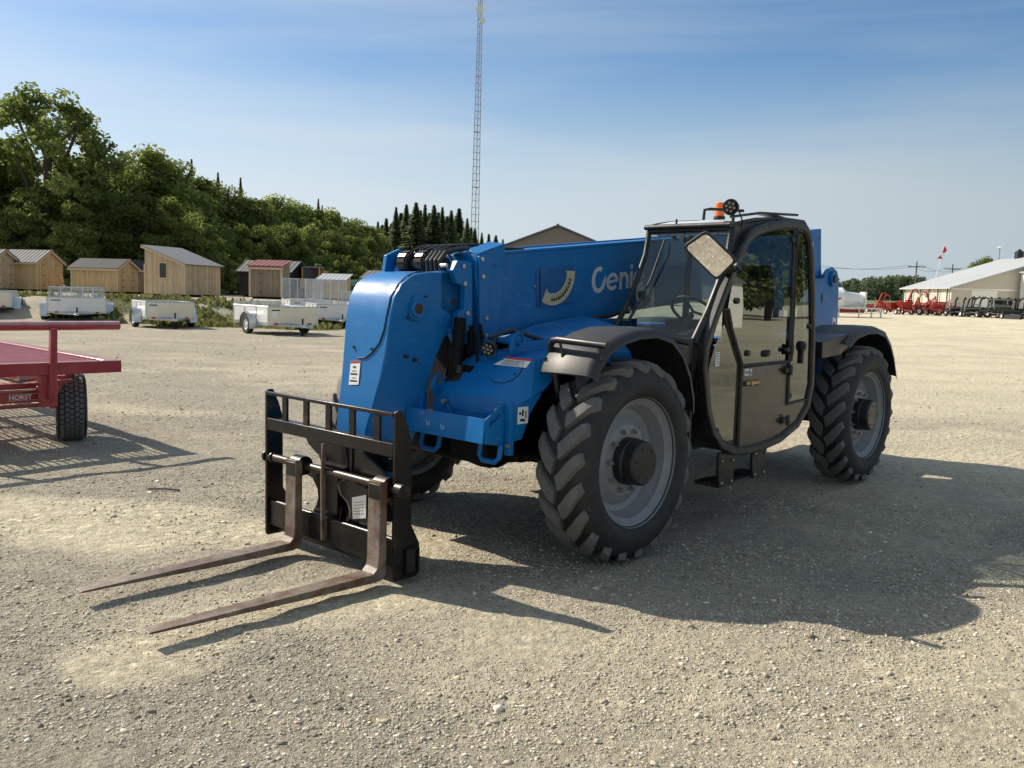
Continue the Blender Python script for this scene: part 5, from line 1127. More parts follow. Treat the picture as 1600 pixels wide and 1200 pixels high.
text_mesh('T', .34, 'deck_lettering', 'wirem', wg, (-1.55, .75, zt-.006), (.95, .3, 0), (-.3, .95, 0), .002, .008)

# ------------------------------------------------------------------ trees
def leafmat(name, a, b_, trans=.35):
    m = bpy.data.materials.new(name); m.use_nodes = True; t = m.node_tree; t.nodes.clear(); n = t.nodes.new; l = t.links.new
    at = n('ShaderNodeAttribute'); at.attribute_name = 'rnd'; oi = n('ShaderNodeObjectInfo')
    mi = n('ShaderNodeMix'); mi.data_type = 'RGBA'; mi.inputs['A'].default_value = (*a, 1); mi.inputs['B'].default_value = (*b_, 1); l(at.outputs['Fac'], mi.inputs['Factor'])
    hs = n('ShaderNodeHueSaturation'); l(mi.outputs['Result'], hs.inputs['Color']); mr_ = n('ShaderNodeMapRange'); mr_.inputs['To Min'].default_value = .75; mr_.inputs['To Max'].default_value = 1.25; l(oi.outputs['Random'], mr_.inputs[0]); l(mr_.outputs[0], hs.inputs['Value'])
    d = n('ShaderNodeBsdfDiffuse'); tr = n('ShaderNodeBsdfTranslucent'); l(hs.outputs[0], d.inputs[0]); l(hs.outputs[0], tr.inputs[0]); ms = n('ShaderNodeMixShader'); ms.inputs[0].default_value = trans; l(d.outputs[0], ms.inputs[1]); l(tr.outputs[0], ms.inputs[2])
    o = n('ShaderNodeOutputMaterial'); l(ms.outputs[0], o.inputs['Surface']); return m
M['leafA'] = leafmat('leaves_mid_green', (.09, .125, .035), (.25, .29, .09), .5); M['leafB'] = leafmat('leaves_bright_green', (.13, .17, .045), (.34, .38, .11), .5); M['needle'] = leafmat('conifer_needles', (.11, .15, .08), (.26, .31, .16), .55)
def crown_mesh(name, clumps, per, size, seed, m, parent, flat_=.8):
    r = np.random.default_rng(seed); C_ = np.array(clumps); n_c = len(C_); n = n_c*per
    d = r.normal(size=(n, 3)); d /= np.linalg.norm(d, axis=1)[:, None]
    c = np.repeat(C_[:, :3], per, 0); rad_ = np.repeat(C_[:, 3], per)
    P_ = c+d*(rad_*(.35+.75*r.random(n)**.6))[:, None]*np.array([1, 1, flat_])
    nn = d*.6+r.normal(size=(n, 3))*.7+np.array([0, 0, .35]); nn /= np.linalg.norm(nn, axis=1)[:, None]
    a = np.cross(nn, r.normal(size=(n, 3))); a /= np.linalg.norm(a, axis=1)[:, None]; b_ = np.cross(nn, a); s = size*(.55+.9*r.random(n))[:, None]
    V = np.stack([P_-a*s*.5, P_+b_*s*.38, P_+a*s*.5, P_-b_*s*.38], 1).reshape(-1, 3); F = np.arange(n*4).reshape(-1, 4)
    o = npmesh(name, V, F, m, parent); at = o.data.attributes.new('rnd', 'FLOAT', 'POINT')
    v = np.clip(np.repeat(np.repeat(r.random(n_c), per)*.6+r.random(n)*.4, 4), 0, 1); at.data.foreach_set('value', v.astype(np.float32)); return o
def broadleaf(seed, H=12., W_=8.5, m='leafA', low=.1, nc=95, per=270, leaf=.27, label='x', airy=0.):
    r = random.Random(seed); root = thing('broadleaf_tree', label, 'tree')
    mb = MB(); mb.tube([(0, 0, -.3), (.1, 0, H*.2), (-.1, .1, H*.45), (.15, 0, H*.75)], H*.016, 8); ends = []
    for k in range(11):
        a = r.random()*6.28; z = H*(.18+.5*r.random()); L_ = W_*.36*(.6+.5*r.random()); e = (L_*math.cos(a), L_*math.sin(a), z+H*.22*(.5+r.random())); ends.append(e)
        mb.tube([(0, 0, z), (e[0]*.45, e[1]*.45, z+(e[2]-z)*.35), e], H*.006, 6)
    mb.build('trunk', 'barkm', root, 0, 40)
    cl = []
    while len(cl) < nc:
        x, y, z = r.uniform(-1, 1), r.uniform(-1, 1), r.uniform(-1, 1); q = x*x+y*y+z*z
        if q > 1 or q < .18*r.random(): continue
        zz = low+(z+1)/2*(1-low); wf = (1-max(0, zz-.55)*.9)*(1-.25*max(0, .3-zz))
        cl.append((x*W_/2*wf, y*W_/2*wf, H*zz*.96, H*(.055+.055*r.random())*(1-airy*.35)))
    crown_mesh('crown', cl, per, leaf, seed, m, root); return root
def conifer(seed, H=12., W_=5.4, label='x'):
    r = np.random.default_rng(seed); root = thing('conifer_tree', label, 'tree'); mb = MB(); mb.cyl((0, 0, -.3), (0, 0, H*.98), H*.014, 8, .02); mb.build('trunk', 'barkm', root, 0, 40)
    n = 11000; z = H*(.04+.96*r.random(n)**.85); rr = (W_/2)*(1-z/H)**1.15*(.85+.13*np.sin(z*6+seed)+.22*r.normal(size=n)); rr = np.abs(rr)+.025; a = np.round(r.random(n)*17)/17*6.283+z*2.3+r.normal(size=n)*.16
    t_ = r.random(n)**.6; P_ = np.stack([rr*t_*np.cos(a), rr*t_*np.sin(a), z-rr*t_*.30], -1); d = np.stack([np.cos(a), np.sin(a), -.25+.25*r.normal(size=n)], -1); sd_ = np.cross(d, np.array([0, 0, 1.])+r.normal(size=(n, 3))*.5); sd_ /= np.linalg.norm(sd_, axis=1)[:, None]
    s = ((.10+.26*r.random(n))*(.35+.75*(1-z/H)))[:, None]*(H/12); V = np.stack([P_-d*s, P_+sd_*s*.35, P_+d*s*1.3, P_-sd_*s*.35], 1).reshape(-1, 3)
    o = npmesh('crown', V, np.arange(n*4).reshape(-1, 4), 'needle', root); at = o.data.attributes.new('rnd', 'FLOAT', 'POINT'); at.data.foreach_set('value', np.repeat(r.random(n), 4).astype(np.float32)); return root
protos = {}
def place_tree(kind, px, Y, top_y, label, group, wf=1.):
    """top_y: photo row of the tree top -> height"""
    x = float(X_at(px, Y, 8)); z = float(terr(x, Y)); hz = 460+(px-800)*.02866; H = 1.6565+(hz-top_y)*Y/FPX-z
    if kind not in protos: protos[kind] = {'a': lambda: broadleaf(3), 'b': lambda: broadleaf(17, m='leafB', nc=90), 'c': lambda: broadleaf(29, W_=7.5, nc=85), 'd': lambda: broadleaf(41, 12, 8.6, 'leafA', .16, 120, 170, .21, airy=1.), 'e': lambda: conifer(5), 'f': lambda: conifer(8, W_=4.4), 's': lambda: broadleaf(51, 12, 15, 'leafB', .02, 60, 300, .34)}[kind](); o = protos[kind]; 
    else: o = copy_tree(protos[kind])
    s = H/12; o.location = (x, Y, z-.05); o.scale = (s*wf, s*wf, s); o.rotation_euler = (0, 0, random.random()*6.28); o['label'] = label; o['group'] = group; return o
GB = 'broadleaf trees in the wood behind the sheds'; GC = 'conifers at the right end of the wood'
place_tree('d', 78, 76, 131, 'tallest broadleaf tree of the wood, with an open crown, at the upper left', GB, 1.12)
ground_order = ['left edge of the picture', 'gap between the metal roofed shed and the dark roofed shed', 'dark roofed shed', 'lean-to shed', 'black walled shed', 'yellow wheel loader', 'white roofed shed', 'hose bundle']
def near(px):
    for lim, nm in ((60, 'left edge'), (120, 'metal roofed shed'), (215, 'dark roofed shed'), (350, 'lean-to shed'), (400, 'gap right of the lean-to shed'), (470, 'red roofed shed'), (515, 'yellow wheel loader'), (560, 'white roofed shed'), (2000, 'left end of the dark conifers')):
        if px < lim: return nm
back = [(-70, 78, 190), (-20, 84, 215), (35, 86, 240), (150, 84, 262), (196, 88, 238), (236, 90, 236), (268, 92, 250), (300, 94, 268), (330, 97, 283), (360, 99, 292), (390, 102, 303), (422, 105, 307), (452, 108, 308), (480, 112, 318), (508, 115, 328), (536, 118, 338), (560, 121, 342), (582, 125, 356)]
frontr = [(-30, 72, 300), (20, 71, 322), (70, 74, 335), (120, 73, 318), (170, 76, 300), (215, 75, 296), (262, 77, 312), (298, 79, 330), (335, 84, 345), (372, 87, 352), (408, 90, 350), (445, 94, 345), (482, 98, 352), (515, 102, 358), (548, 106, 364), (575, 112, 372)]
wd_ = ['leftmost', 'second', 'third', 'fourth', 'fifth', 'sixth', 'seventh', 'eighth', 'ninth', 'tenth', 'eleventh', 'twelfth', 'thirteenth', 'fourteenth', 'fifteenth', 'sixteenth', 'seventeenth', 'eighteenth', 'nineteenth', 'twentieth']
for i, (px, Y, ty) in enumerate(back): place_tree('acb'[i % 3 if i % 4 else 0], px, Y, ty, f'{wd_[i]} tall tree from the left, back row of the wood', GB, 1.15)
for i, (px, Y, ty) in enumerate(frontr): place_tree('bac'[i % 3], px, Y, ty, f'{wd_[i]} bushy tree from the left, front row, behind the {near(px)}', GB, 1.1)
low_ = [(-20, 69), (40, 70), (105, 70), (150, 71), (200, 71), (250, 72), (300, 74), (350, 78), (385, 80), (425, 84), (460, 86), (500, 90), (540, 95), (580, 100), (615, 106)]
for i, (px, Y) in enumerate(low_): place_tree('s', px, Y, 398+(i*37 % 17)-8, f'{wd_[i]} low shrub from the left, at the foot of the wood', 'shrubs along the foot of the wood', .75)
for i, (px, Y, ty) in enumerate([(300, 103, 252), (341, 106, 272), (376, 108, 280), (497, 122, 312), (503, 124, 322)]): place_tree('e', px, Y, ty, f'{wd_[i]} spruce tip from the left poking out above the broadleaf trees', 'spruces among the broadleaf trees', .75)
con = [(590, 148, 347), (603, 140, 342), (618, 138, 325), (634, 141, 321), (649, 137, 318), (663, 140, 321), (677, 139, 322), (690, 142, 325), (704, 138, 330), (716, 141, 327), (729, 139, 342), (741, 150, 358), (752, 156, 364), (763, 152, 366), (774, 158, 368), (785, 155, 374), (611, 150, 350), (641, 152, 336), (670, 152, 334), (698, 152, 339), (656, 158, 330), (626, 156, 334), (684, 156, 333), (712, 156, 338), (597, 155, 352), (735, 160, 356)]
for i, (px, Y, ty) in enumerate(con): place_tree('ef'[i % 2], px, Y, ty, (f'{wd_[i]} dark conifer from the left, front row of the stand' if i < 16 else f'{wd_[max(0, i-16)]} conifer from the left in the back row of the stand'), GC, [1.35, 1.75, 1.3, 1.6, 1.9][i % 5]*(1.35 if i > 15 else 1))
place_tree('b', 1536, 150, 402, 'round green treetop showing over the white barn roof', GB, 1.0)
# trees and a barn off the right of the picture, mirrored in the door glass
for i, (x, y, H) in enumerate([(74, 34, 15), (82, 22, 12), (76, 48, 12), (90, 6, 13), (88, 40, 15)]):
    o = copy_tree(protos['acbac'[i]]); o.location = (x, y, 0); o.scale = (H/12*1.1, H/12*1.1, H/12); o['label'] = ['tallest tree', 'low spreading tree', 'pale green tree', 'small tree', 'broad tree'][i]+' off the right side, seen mirrored in the door glass'; o['group'] = 'trees mirrored in the door glass'
bn = thing('mirrored_shed', 'long white shed off the right side, seen only mirrored in the door glass', 'shed', (50, 15, 0), R(65)); mb = MB(); mb.box(-8, 8, -3, 3, 0, 2.8); mb.build('wall', 'whitewall', bn, 0, 0); mb = MB(); mb.v = []; mb.extr([(-8.3, -3.3, 2.8), (-8.3, 3.3, 2.8), (-8.3, 0, 4.2)], (16.6, 0, 0)); mb.build('roof', 'metalroof', bn, 0, 0)

# distant wood on the horizon: an uncountable mass
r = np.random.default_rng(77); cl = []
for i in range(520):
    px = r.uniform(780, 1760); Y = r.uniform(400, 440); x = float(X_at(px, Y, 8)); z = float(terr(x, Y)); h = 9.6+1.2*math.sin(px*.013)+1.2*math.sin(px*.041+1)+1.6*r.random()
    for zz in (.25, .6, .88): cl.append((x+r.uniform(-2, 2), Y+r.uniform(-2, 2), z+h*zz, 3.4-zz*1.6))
o = crown_mesh('distant_wood', cl, 60, 1.1, 5, leafmat('far_hazy_leaves', (.085, .115, .065), (.17, .205, .12)), None, 1.0); tag(o, 'far off line of green woodland along the horizon right of the telehandler', 'woodland', kind='stuff')  # distance haze is put into the leaf colour, paler and greyer
# weeds on the bank
nW = 42000; x = r.uniform(-30, 4, nW); y = r.uniform(34.5, 49, nW); gk = (grass_f(x, y) > .45) & (x/y < -.17); x = x[gk]; y = y[gk]; k_ = len(x); z = terr(x, y); h = (.04+.13*r.random(k_)**2)*(.6+1.2*(fbm(x, y, 1.1, 91) > .55))
a = r.random(k_)*6.28; dx = np.cos(a)*h*.32; dy = np.sin(a)*h*.32; lx = r.normal(size=k_)*h*.4; ly = r.normal(size=k_)*h*.4
V = np.stack([np.stack([x-dx, y-dy, z], -1), np.stack([x+dx, y+dy, z], -1), np.stack([x+dx*.6+lx, y+dy*.6+ly, z+h], -1), np.stack([x-dx*.6+lx, y-dy*.6+ly, z+h*.9], -1)], 1).reshape(-1, 3)
o = npmesh('weeds', V, np.arange(k_*4).reshape(-1, 4), leafmat('weed_leaves', (.10, .13, .03), (.34, .31, .13), .3)); at_ = o.data.attributes.new('rnd', 'FLOAT', 'POINT'); at_.data.foreach_set('value', np.repeat(r.random(k_), 4).astype(np.float32)); tag(o, 'patchy green and dry weeds covering the gravel bank below the sheds', 'weeds', kind='stuff')

# ------------------------------------------------------------------ lattice mast
tx = float(X_at(743, 185, 20)); tw_ = thing('lattice_mast', 'tall slim grey lattice radio mast rising behind the conifers', 'mast', (tx, 185, float(terr(tx, 185)))); HT = 86
def tr_(z): return 1.02-.60*min(1, z/62)
legs = [[(tr_(z)*math.cos(R(90+120*k)), tr_(z)*math.sin(R(90+120*k)), z) for z in np.linspace(0, HT, 20)] for k in range(3)]
for k in range(3): mb = MB(); mb.tube(legs[k], .075, 6); mb.build('mast_leg', 'steelgrey', tw_)
mb = MB(); nz_ = 62
for i in range(nz_):
    z0 = HT*i/nz_; z1 = HT*(i+1)/nz_
    for k in range(3):
        p0 = Vector((tr_(z0)*math.cos(R(90+120*k)), tr_(z0)*math.sin(R(90+120*k)), z0)); a2 = R(90+120*(k+1)); p1 = Vector((tr_(z1)*math.cos(a2), tr_(z1)*math.sin(a2), z1)); p2 = Vector((tr_(z0)*math.cos(a2), tr_(z0)*math.sin(a2), z0)); mb.tube([p0, p1], .030, 4); mb.tube([p0, p2], .04 if i % 8 else .085, 4)
mb.build('mast_bracing', 'steelgrey', tw_, 0, 0)
for (zz, s_) in ((57.2, 1), (55.1, .8)):
    mb = MB(); mb.cyl((-.1 if s_ == 1 else .5, -.6, zz), (-.1 if s_ == 1 else .5, -.95, zz), .75*s_, 20); mb.build('dish_antenna', 'whitewall', tw_)
mb = MB(); mb.cyl((.9, -.1, 56), (.9, -.1, 62), .08, 8); mb.build('whip_antenna', 'whitewall', tw_)

# ------------------------------------------------------------------ large buildings
gx0 = float(X_at(870, 95, 5)); gb = thing('metal_barn', 'grey tan gabled metal barn showing above the boom', 'barn', (gx0, 95, float(terr(gx0, 95))), R(-4))
mb = MB(); mb.prism([(10, -.3), (10, 4.1), (0, 8.0), (-10, 4.1), (-10, -.3)], 0, 26); mb.build('wall', 'greywall', gb, 0, 0)
mb = MB()
for s_ in (-1, 1): mb.extr([(0, -.4, 8.05), (s_*10.4, -.4, 3.99), (s_*10.4, 26.4, 3.99), (0, 26.4, 8.05)], (0, 0, .16))
mb.build('roof', 'metalroof', gb, 0, 0)
mb = MB(); mb.cyl((0, -.2, 8.15), (0, 26, 8.15), .16, 8); mb.build('ridge_cap', 'metalroof', gb)
wb = thing('white_barn', 'long low barn with a wide white metal roof at the right edge', 'barn', (52.3, 107, float(terr(52.3, 107))))
mb = MB(); mb.prism([(.5, -.3), (26.3, -.3), (26.3, 3.0), (13.4, 7.1), (.5, 3.0)], .5, 13.6); mb.build('wall', 'beigewall', wb, 0, 0)
mb = MB(); mb.extr([(0, 0, 2.9), (13.4, 0, 7.2), (13.4, 14, 7.2), (0, 14, 2.9)], (0, 0, .15)); mb.extr([(26.8, 0, 2.9), (13.4, 0, 7.2), (13.4, 14, 7.2), (26.8, 14, 2.9)], (0, 0, .15)); mb.build('roof', 'whiteroof', wb, 0, 0)
mb = MB(); mb.box(2.9, 6.0, .42, .5, -.2, 2.8); mb.build('sliding_door', 'whitewall', wb, 0, 0)
mb = MB(); mb.box(.55, 26, .44, .5, 2.85, 3.0); mb.build('wall_trim', 'alu', wb, 0, 0)
for k, yy in enumerate((9.6, 3.5)):
    mb = MB(); mb.box(13.0, 13.8, yy-.4, yy+.4, 7.2, 8.0); mb.cyl((13.4, yy, 8.0), (13.4, yy, 8.5), .7, 4, .05); mb.build('roof_cupola', 'impdark', wb, 0, 0)
for k in range(6): mb = MB(); mb.box(.2, .32, 1+k*2.4, 1.15+k*2.4, -.3, 2.95); mb.build('porch_post', 'pole', wb, 0, 0)
wc = thing('white_annex', 'plain white block with a garage door in front of the white roofed barn', 'building', (60.7, 101, float(terr(60.7, 101)))); mb = MB(); mb.box(0, 14, 0, 5.9, -.3, 5.0); mb.build('wall', 'whitewall', wc, 0, 0); mb = MB(); mb.box(-.3, 14.3, -.3, 6, 5.0, 5.15); mb.build('roof', 'whiteroof', wc, 0, 0)
mb = MB(); mb.box(.8, 2.6, -.03, .0, 1.9, 3.5); mb.build('garage_door', 'beigewall', wc, 0, 0)
mb = MB(); mb.box(-.1, 14, -1.0, -.06, .4, 1.75); mb.build('low_roof', 'metalroof', wc, 0, 0)
# poles, wires, flag, lamp
def upole(px, Y, topy, lab, arm=1.0):
    x = float(X_at(px, Y, 5)); z = float(terr(x, Y)); H = 1.6565+(460+(px-800)*.02866-topy)*Y/FPX-z; t = thing('utility_pole', lab, 'pole', (x, Y, z), 0, 'utility poles beyond the yard'); mb = MB(); mb.cyl((0, 0, -.2), (0, 0, H), .16, 8, .11); mb.build('pole', 'pole', t)
    mb = MB(); mb.box(-arm, arm, -.06, .06, H-.95, H-.80); mb.build('crossarm', 'pole', t, 0, 0)
    for q in (-.85*arm, 0.3, .85*arm): mb = MB(); mb.cyl((q, 0, H-.8), (q, 0, H-.55), .05, 6); mb.build('insulator', 'alu', t)
    return Vector((x, Y, z+H-.6))
pa = upole(1430, 150, 409, 'utility pole with a crossarm left of the flag', 1.5); pb = upole(1486, 160, 413, 'utility pole with a crossarm right of the flag', 1.5); pc = upole(1240, 146, 404, 'utility pole hidden behind the cab of the telehandler', 1.5); pd = upole(1640, 170, 405, 'utility pole past the right edge beyond the white barn', 1.5)
for k, off_ in enumerate((-1.2, 1.2)):
    mb = MB()
    for a, b_ in ((pc, pa), (pa, pb), (pb, pd)):
        mb.tube([a.lerp(b_, f)+Vector((off_, 0, -.9*4*f*(1-f))) for f in [i/10 for i in range(11)]], .022, 5)
    o = mb.build('power_line', 'wirem'); tag(o, ['left hand wire strung between the utility poles', 'right hand wire strung between the utility poles'][k], 'wire', 'power lines between the poles')
x = float(X_at(1467, 112, 5)); fl = thing('flag', 'red and white flag hanging slack from a slanted white pole', 'flag', (x, 112, float(terr(x, 112)))); H = 1.6565+(479-383)*112/FPX-float(terr(x, 112))
mb = MB(); mb.cyl((-1.2, 0, 0), (.35, 0, H), .05, 8, .03); mb.build('flag_pole', 'whitewall', fl)
def cloth(name, m, z0, z1, x0, x1): mb = MB(); mb.extr([(x0, 0, z0), (x0+.35, .1, z0-.5), (x1+.25, -.1, z1), (x1-.2, .05, z1)], (0, .03, 0)); mb.build(name, m, fl, 0, 0)
cloth('flag_cloth_red', 'flagred', H-.15, H-1.0, .42, .22); cloth('flag_cloth_white', 'flagwhite', H-.85, H-1.35, .2, -.1); cloth('flag_cloth_hem', 'flagred', H-1.3, H-1.75, .0, -.2)
x = float(X_at(1557, 140, 5)); lp = thing('yard_lamp', 'slim yard lamp on a pole above the white barn roof', 'lamp post', (x, 140, float(terr(x, 140)))); H = 1.6565+(482-388)*140/FPX-float(terr(x, 140)); mb = MB(); mb.cyl((0, 0, 0), (0, 0, H), .09, 8); mb.build('pole', 'steelgrey', lp); mb = MB(); mb.cyl((0, 0, H), (0, 0, H+.15), .45, 10, .15); mb.build('lamp_head', 'whitewall', lp)

# ------------------------------------------------------------------ machines for sale on the right
GI = 'farm implements lined up in front of the white barn'
def imp(kind, px, Y, s, rz, label, col='impred'):
    t = ground_thing('farm_implement', label, 'implement', px, Y, rz, GI); k2 = random.Random(int(px*7+Y))
    fr = MB(); fr.box(-1.1*s, 1.1*s, -.5*s, -.38*s, .45*s, .58*s); fr.box(-1.1*s, 1.1*s, .38*s, .5*s, .45*s, .58*s)
    for x in (-1, -.33, .33, 1): fr.box(x*s-.05, x*s+.05, -.5*s, .5*s, .47*s, .56*s)
    fr.tube([(-.4*s, -.5*s, .5*s), (0, -1.3*s, .4*s), (.4*s, -.5*s, .5*s)], .05*s, 6); fr.build('frame', col, t, 0, 30)
    for x in (-1.0, 1.0):
        small_wheel(t, x*s, 0, .32*s, .32*s, .18*s, 'white')
    if kind == 'hopper':
        mb = MB(); w0, w1 = .35*s, .85*s; z0, z1 = .65*s, 1.45*s
        mb.add([(-w0, -.3*s, z0), (w0, -.3*s, z0), (w0, .3*s, z0), (-w0, .3*s, z0), (-w1, -.6*s, z1), (w1, -.6*s, z1), (w1, .6*s, z1), (-w1, .6*s, z1)], [(0, 1, 5, 4), (1, 2, 6, 5), (2, 3, 7, 6), (3, 0, 4, 7), (0, 3, 2, 1)]); mb.build('hopper', col, t, 0, 0)
    elif kind == 'tiller':
        for x in (-.9, -.45, 0, .45, .9):
            mb = MB(); mb.tube([(x*s, -.4*s, .5*s), (x*s, -.5*s, .9*s), (x*s, .1*s, 1.0*s), (x*s, .3*s, .5*s), (x*s, .15*s, .05*s)], .045*s, 6); mb.build('tine', col, t)
        mb = MB(); mb.tube([(-.3*s, -.4*s, .55*s), (0, -.5*s, 1.55*s), (.3*s, -.4*s, .55*s)], .06*s, 6); mb.tube([(0, -.5*s, 1.5*s), (0, .5*s, .6*s)], .05*s, 6); mb.build('hitch_mast', col, t)
    elif kind == 'boomarm':
        mb = MB(); mb.box(-.25*s, .25*s, -.2*s, .2*s, .55*s, 1.3*s); mb.obox((.1*s, 0, 1.7*s), .16*s, .16*s, 1.3*s, (0, .35, 0)); mb.tube([(.3*s, 0, 2.25*s), (.7*s, 0, 2.35*s), (.95*s, 0, 1.9*s)], .07*s, 6); mb.build('lifting_arm', col, t, 0, 0)
    elif kind == 'disc':
        for x in [-.9+.2*i for i in range(10)]:
            mb = MB(); mb.cyl((x*s, 0, .30*s), (x*s+.03, .04, .30*s), .28*s, 14); mb.build('disc_blade', 'steelgrey', t, 0, 30)
        mb = MB(); mb.box(-1.0*s, 1.0*s, -.1*s, .1*s, .6*s, .85*s); mb.build('weight_box', col, t, 0, 0)
    elif kind == 'grapple':
        for x in (-.7, 0, .7):
            mb = MB(); mb.tube([(x*s, .3*s, .2*s), (x*s, .5*s, .9*s), (x*s, .35*s, 1.5*s), (x*s, -.1*s, 1.75*s), (x*s, -.4*s, 1.6*s)], .075*s, 6); mb.build('claw', col, t)
        mb = MB(); mb.add([(-1.1*s, -.5*s, .1*s), (1.1*s, -.5*s, .1*s), (1.1*s, .4*s, .1*s), (-1.1*s, .4*s, .1*s), (-1.1*s, .5*s, .85*s), (1.1*s, .5*s, .85*s)], [(0, 1, 2, 3), (3, 2, 5, 4), (0, 3, 4), (1, 5, 2)]); mb.build('bucket', col, t, 0, 0)
    elif kind == 'cage':
        mb = MB()
        for x in (-.8, .8): mb.tube([(x*s, -.3*s, .2*s), (x*s, -.3*s, 1.3*s), (x*s, .3*s, 1.3*s), (x*s, .3*s, .2*s)], .05*s, 6, closed=True)
        for z in (.4, .85, 1.3): mb.tube([(-.8*s, -.3*s, z*s), (.8*s, -.3*s, z*s)], .04*s, 6)
        mb.build('guard_frame', 'steelgrey', t)
        mb = MB(); mb.box(-.6*s, .6*s, -.2*s, .25*s, .5*s, 1.0*s); mb.build('gearbox', col, t, 0, 0)
    return t
I_ = [('disc', 1352, 88, .9, 20, 'low red disc harrow just right of the white tank', 'impred'), ('boomarm', 1378, 90, .75, -30, 'small orange red machine with a curved lifting arm', 'impred'), ('tiller', 1365, 84, .7, 10, 'low red cultivator behind the flat grey trailer', 'impred'),
      ('hopper', 1394, 80, .72, 15, 'leftmost red spreader with an upturned hopper', 'impred'), ('hopper', 1412, 79, .78, 10, 'second red hopper spreader from the left', 'impred'), ('boomarm', 1419, 86, 1.0, 10, 'red machine with the tallest upright arm', 'impred'),
      ('tiller', 1430, 80, 1.05, -10, 'red cultivator with curved tines right of the hoppers', 'impred'), ('disc', 1440, 84, 1.0, 5, 'red disc harrow in the middle of the red row', 'impred'), ('tiller', 1452, 79, 1.1, 20, 'red cultivator with a tall hitch mast', 'impred'), ('boomarm', 1450, 88, .9, 170, 'red post tool behind the cultivators', 'impred'),
      ('hopper', 1468, 84, .7, 0, 'orange red hopper standing near the barn porch', 'impred'), ('cage', 1464, 80, .9, 5, 'red mower with a grey guard frame', 'impred'), ('tiller', 1478, 80, .95, 0, 'last red cultivator before the black attachments', 'impred'),
      ('cage', 1492, 78, .85, 5, 'leftmost black attachment with a square grey guard', 'impdark'), ('grapple', 1506, 79, .95, -15, 'leftmost black grapple bucket', 'impdark'), ('cage', 1516, 77, .85, 0, 'black snow blower with a grey guard frame', 'impdark'), ('grapple', 1527, 79, 1.0, 20, 'second black grapple bucket from the left', 'impdark'),
      ('grapple', 1546, 80, 1.0, -5, 'third black grapple bucket from the left', 'impdark'), ('tiller', 1543, 76, .9, 0, 'black tiller standing before the grapples', 'impdark'), ('cage', 1562, 77, 1.2, 10, 'dark green machine with a tall guard frame', 'lightgreen'), ('hopper', 1563, 79, 1.15, 0, 'tall dark hopper behind the green machine', 'impdark'),
      ('grapple', 1584, 77, 1.0, 10, 'black grapple bucket right of the green machine', 'impdark'), ('grapple', 1602, 77, 1.0, -10, 'black grapple bucket cut by the right edge', 'impdark'), ('disc', 1580, 74, .8, 0, 'low black disc harrow in front of the last grapples', 'impdark')]
for a in I_: imp(*a)
kk = ['tiller', 'disc', 'boomarm', 'hopper', 'cage', 'tiller', 'hopper', 'disc', 'boomarm', 'tiller', 'cage', 'hopper', 'tiller', 'disc']
for i in range(14): imp(kk[i], 1348+i*10.5+(i*7 % 5), 91+(i*5 % 7), .62+.12*(i % 3), i*47 % 60-30, f'{wd_[i]} small red implement from the left in the crowded back row', 'impred' if i % 4 else 'cat')
# white tank and flat trailer
tk = ground_thing('white_tank', 'white rounded plastic tank right behind the telehandler tail', 'tank', 1312, 80, 0); mb = MB(); mb.lathe([(0, -2.2), (.7, -2.1), (1.05, -1.7), (1.1, 0), (.75, .5), (.6, 1.9), (.4, 2.0), (0, 2.0)], (0, 0, 1.15), 24, closed=False); mb.v = [(y, x, z) for x, y, z in mb.v]; mb.build('tank_shell', 'tank', tk); mb = MB(); mb.box(1.95, 2.12, -.6, .6, .2, 1.9); mb.build('end_frame', 'alu', tk, 0, 0)
mb = MB(); mb.extr([(-1.2, -1.08, 1.0), (-.4, -1.09, 1.35), (-.3, -1.09, 1.25), (-1.1, -1.08, .9)], (0, -.02, 0)); mb.build('tank_stripe', 'flagred', tk, 0, 0)
ft = ground_thing('flat_trailer', 'grey flat trailer with red running gear in front of the white tank', 'trailer', 1330, 68, 6); mb = MB(); mb.box(-2.4, 2.0, -.9, .9, .62, .74); mb.build('deck', 'galv', ft, 0, 0); mb = MB(); mb.box(-2.2, .8, -.5, .5, .34, .60); mb.build('running_gear', 'impred', ft, 0, 0)
for x in (-1.4, 0.2, 1.2, 1.95): mb = MB(); mb.box(x-.04, x+.04, -.85, -.77, -.0, .62); mb.build('leg', 'galv', ft, 0, 0)
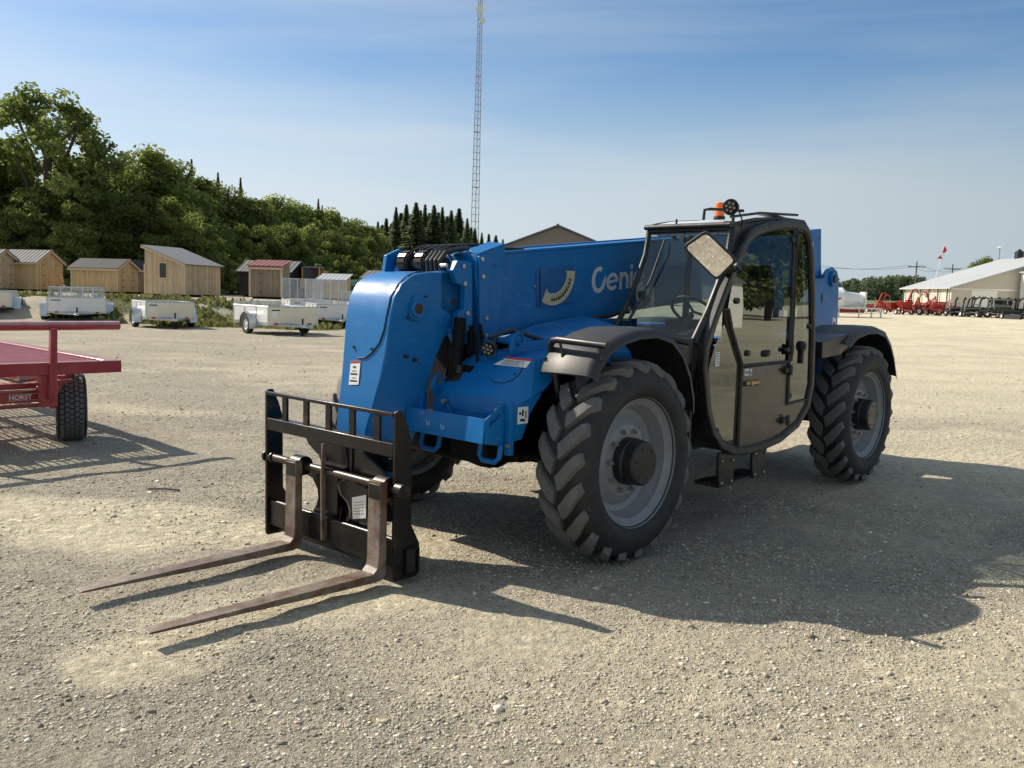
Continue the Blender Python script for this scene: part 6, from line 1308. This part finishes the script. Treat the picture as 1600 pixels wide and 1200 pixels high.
mb = MB(); mb.tube([(-1.0, -.5, .74), (-1.0, -.5, 1.15), (1.6, -.5, 1.15), (1.6, -.5, .74)], .03, 6); mb.tube([(-.6, .3, .80), (.5, .1, 1.1), (1.2, .2, .85)], .06, 6); mb.build('rack', 'galv', ft)
# yellow loader and green object behind the sheds
ld = ground_thing('wheel_loader', 'old yellow wheel loader with a glazed cab parked among the sheds', 'loader', 489, 66, 0)
mb = MB(); mb.box(-.75, .75, -.9, 1.4, .75, 1.35); mb.box(-.6, .6, 1.4, 2.2, .8, 1.5); mb.build('body', 'cat', ld, .03, 0); mb = MB()
for x, y in ((-.62, -.7), (.62, -.7), (-.62, .5), (.62, .5)): mb.box(x-.05, x+.05, y-.05, y+.05, 1.3, 2.25)
mb.build('cab_frame', 'cat', ld, 0, 0); mb = MB(); mb.box(-.72, .72, -.8, .6, 2.25, 2.36); mb.build('cab_roof', 'metalroof', ld, .02, 0); mb = MB(); mb.box(-.55, .55, -.66, .46, 1.35, 2.25); mb.build('cab_glass', 'winglass', ld, 0, 0)
for x in (-.9, .9):
    for y in (-.6, 1.5): small_wheel(ld, x, y, .55, .55, .35, 'cat')
gr = ground_thing('skip_bin', 'green covered bin behind the white roofed shed', 'bin', 556, 68, 0); mb = MB(); mb.add([(-.9, -.6, 0), (.9, -.6, 0), (.9, .6, 0), (-.9, .6, 0), (-1.15, -.75, 1.1), (1.15, -.75, 1.1), (1.15, .75, 1.1), (-1.15, .75, 1.1), (-.6, -.3, 1.55), (.5, -.3, 1.6), (.5, .3, 1.6), (-.6, .3, 1.55)], [(0, 1, 5, 4), (1, 2, 6, 5), (2, 3, 7, 6), (3, 0, 4, 7), (4, 5, 9, 8), (5, 6, 10, 9), (6, 7, 11, 10), (7, 4, 8, 11), (8, 9, 10, 11)]); mb.build('bin_body', 'greenpaint', gr, 0, 0)
# a stick and a paper scrap on the gravel near the forks
mb = MB(); mb.tube([(-2.92, 7.02, .012), (-2.80, 7.02, .016), (-2.66, 7.0, .014)], .010, 6); o = mb.build('stick', 'pole'); tag(o, 'short brown stick lying on the gravel left of the fork carriage', 'stick')
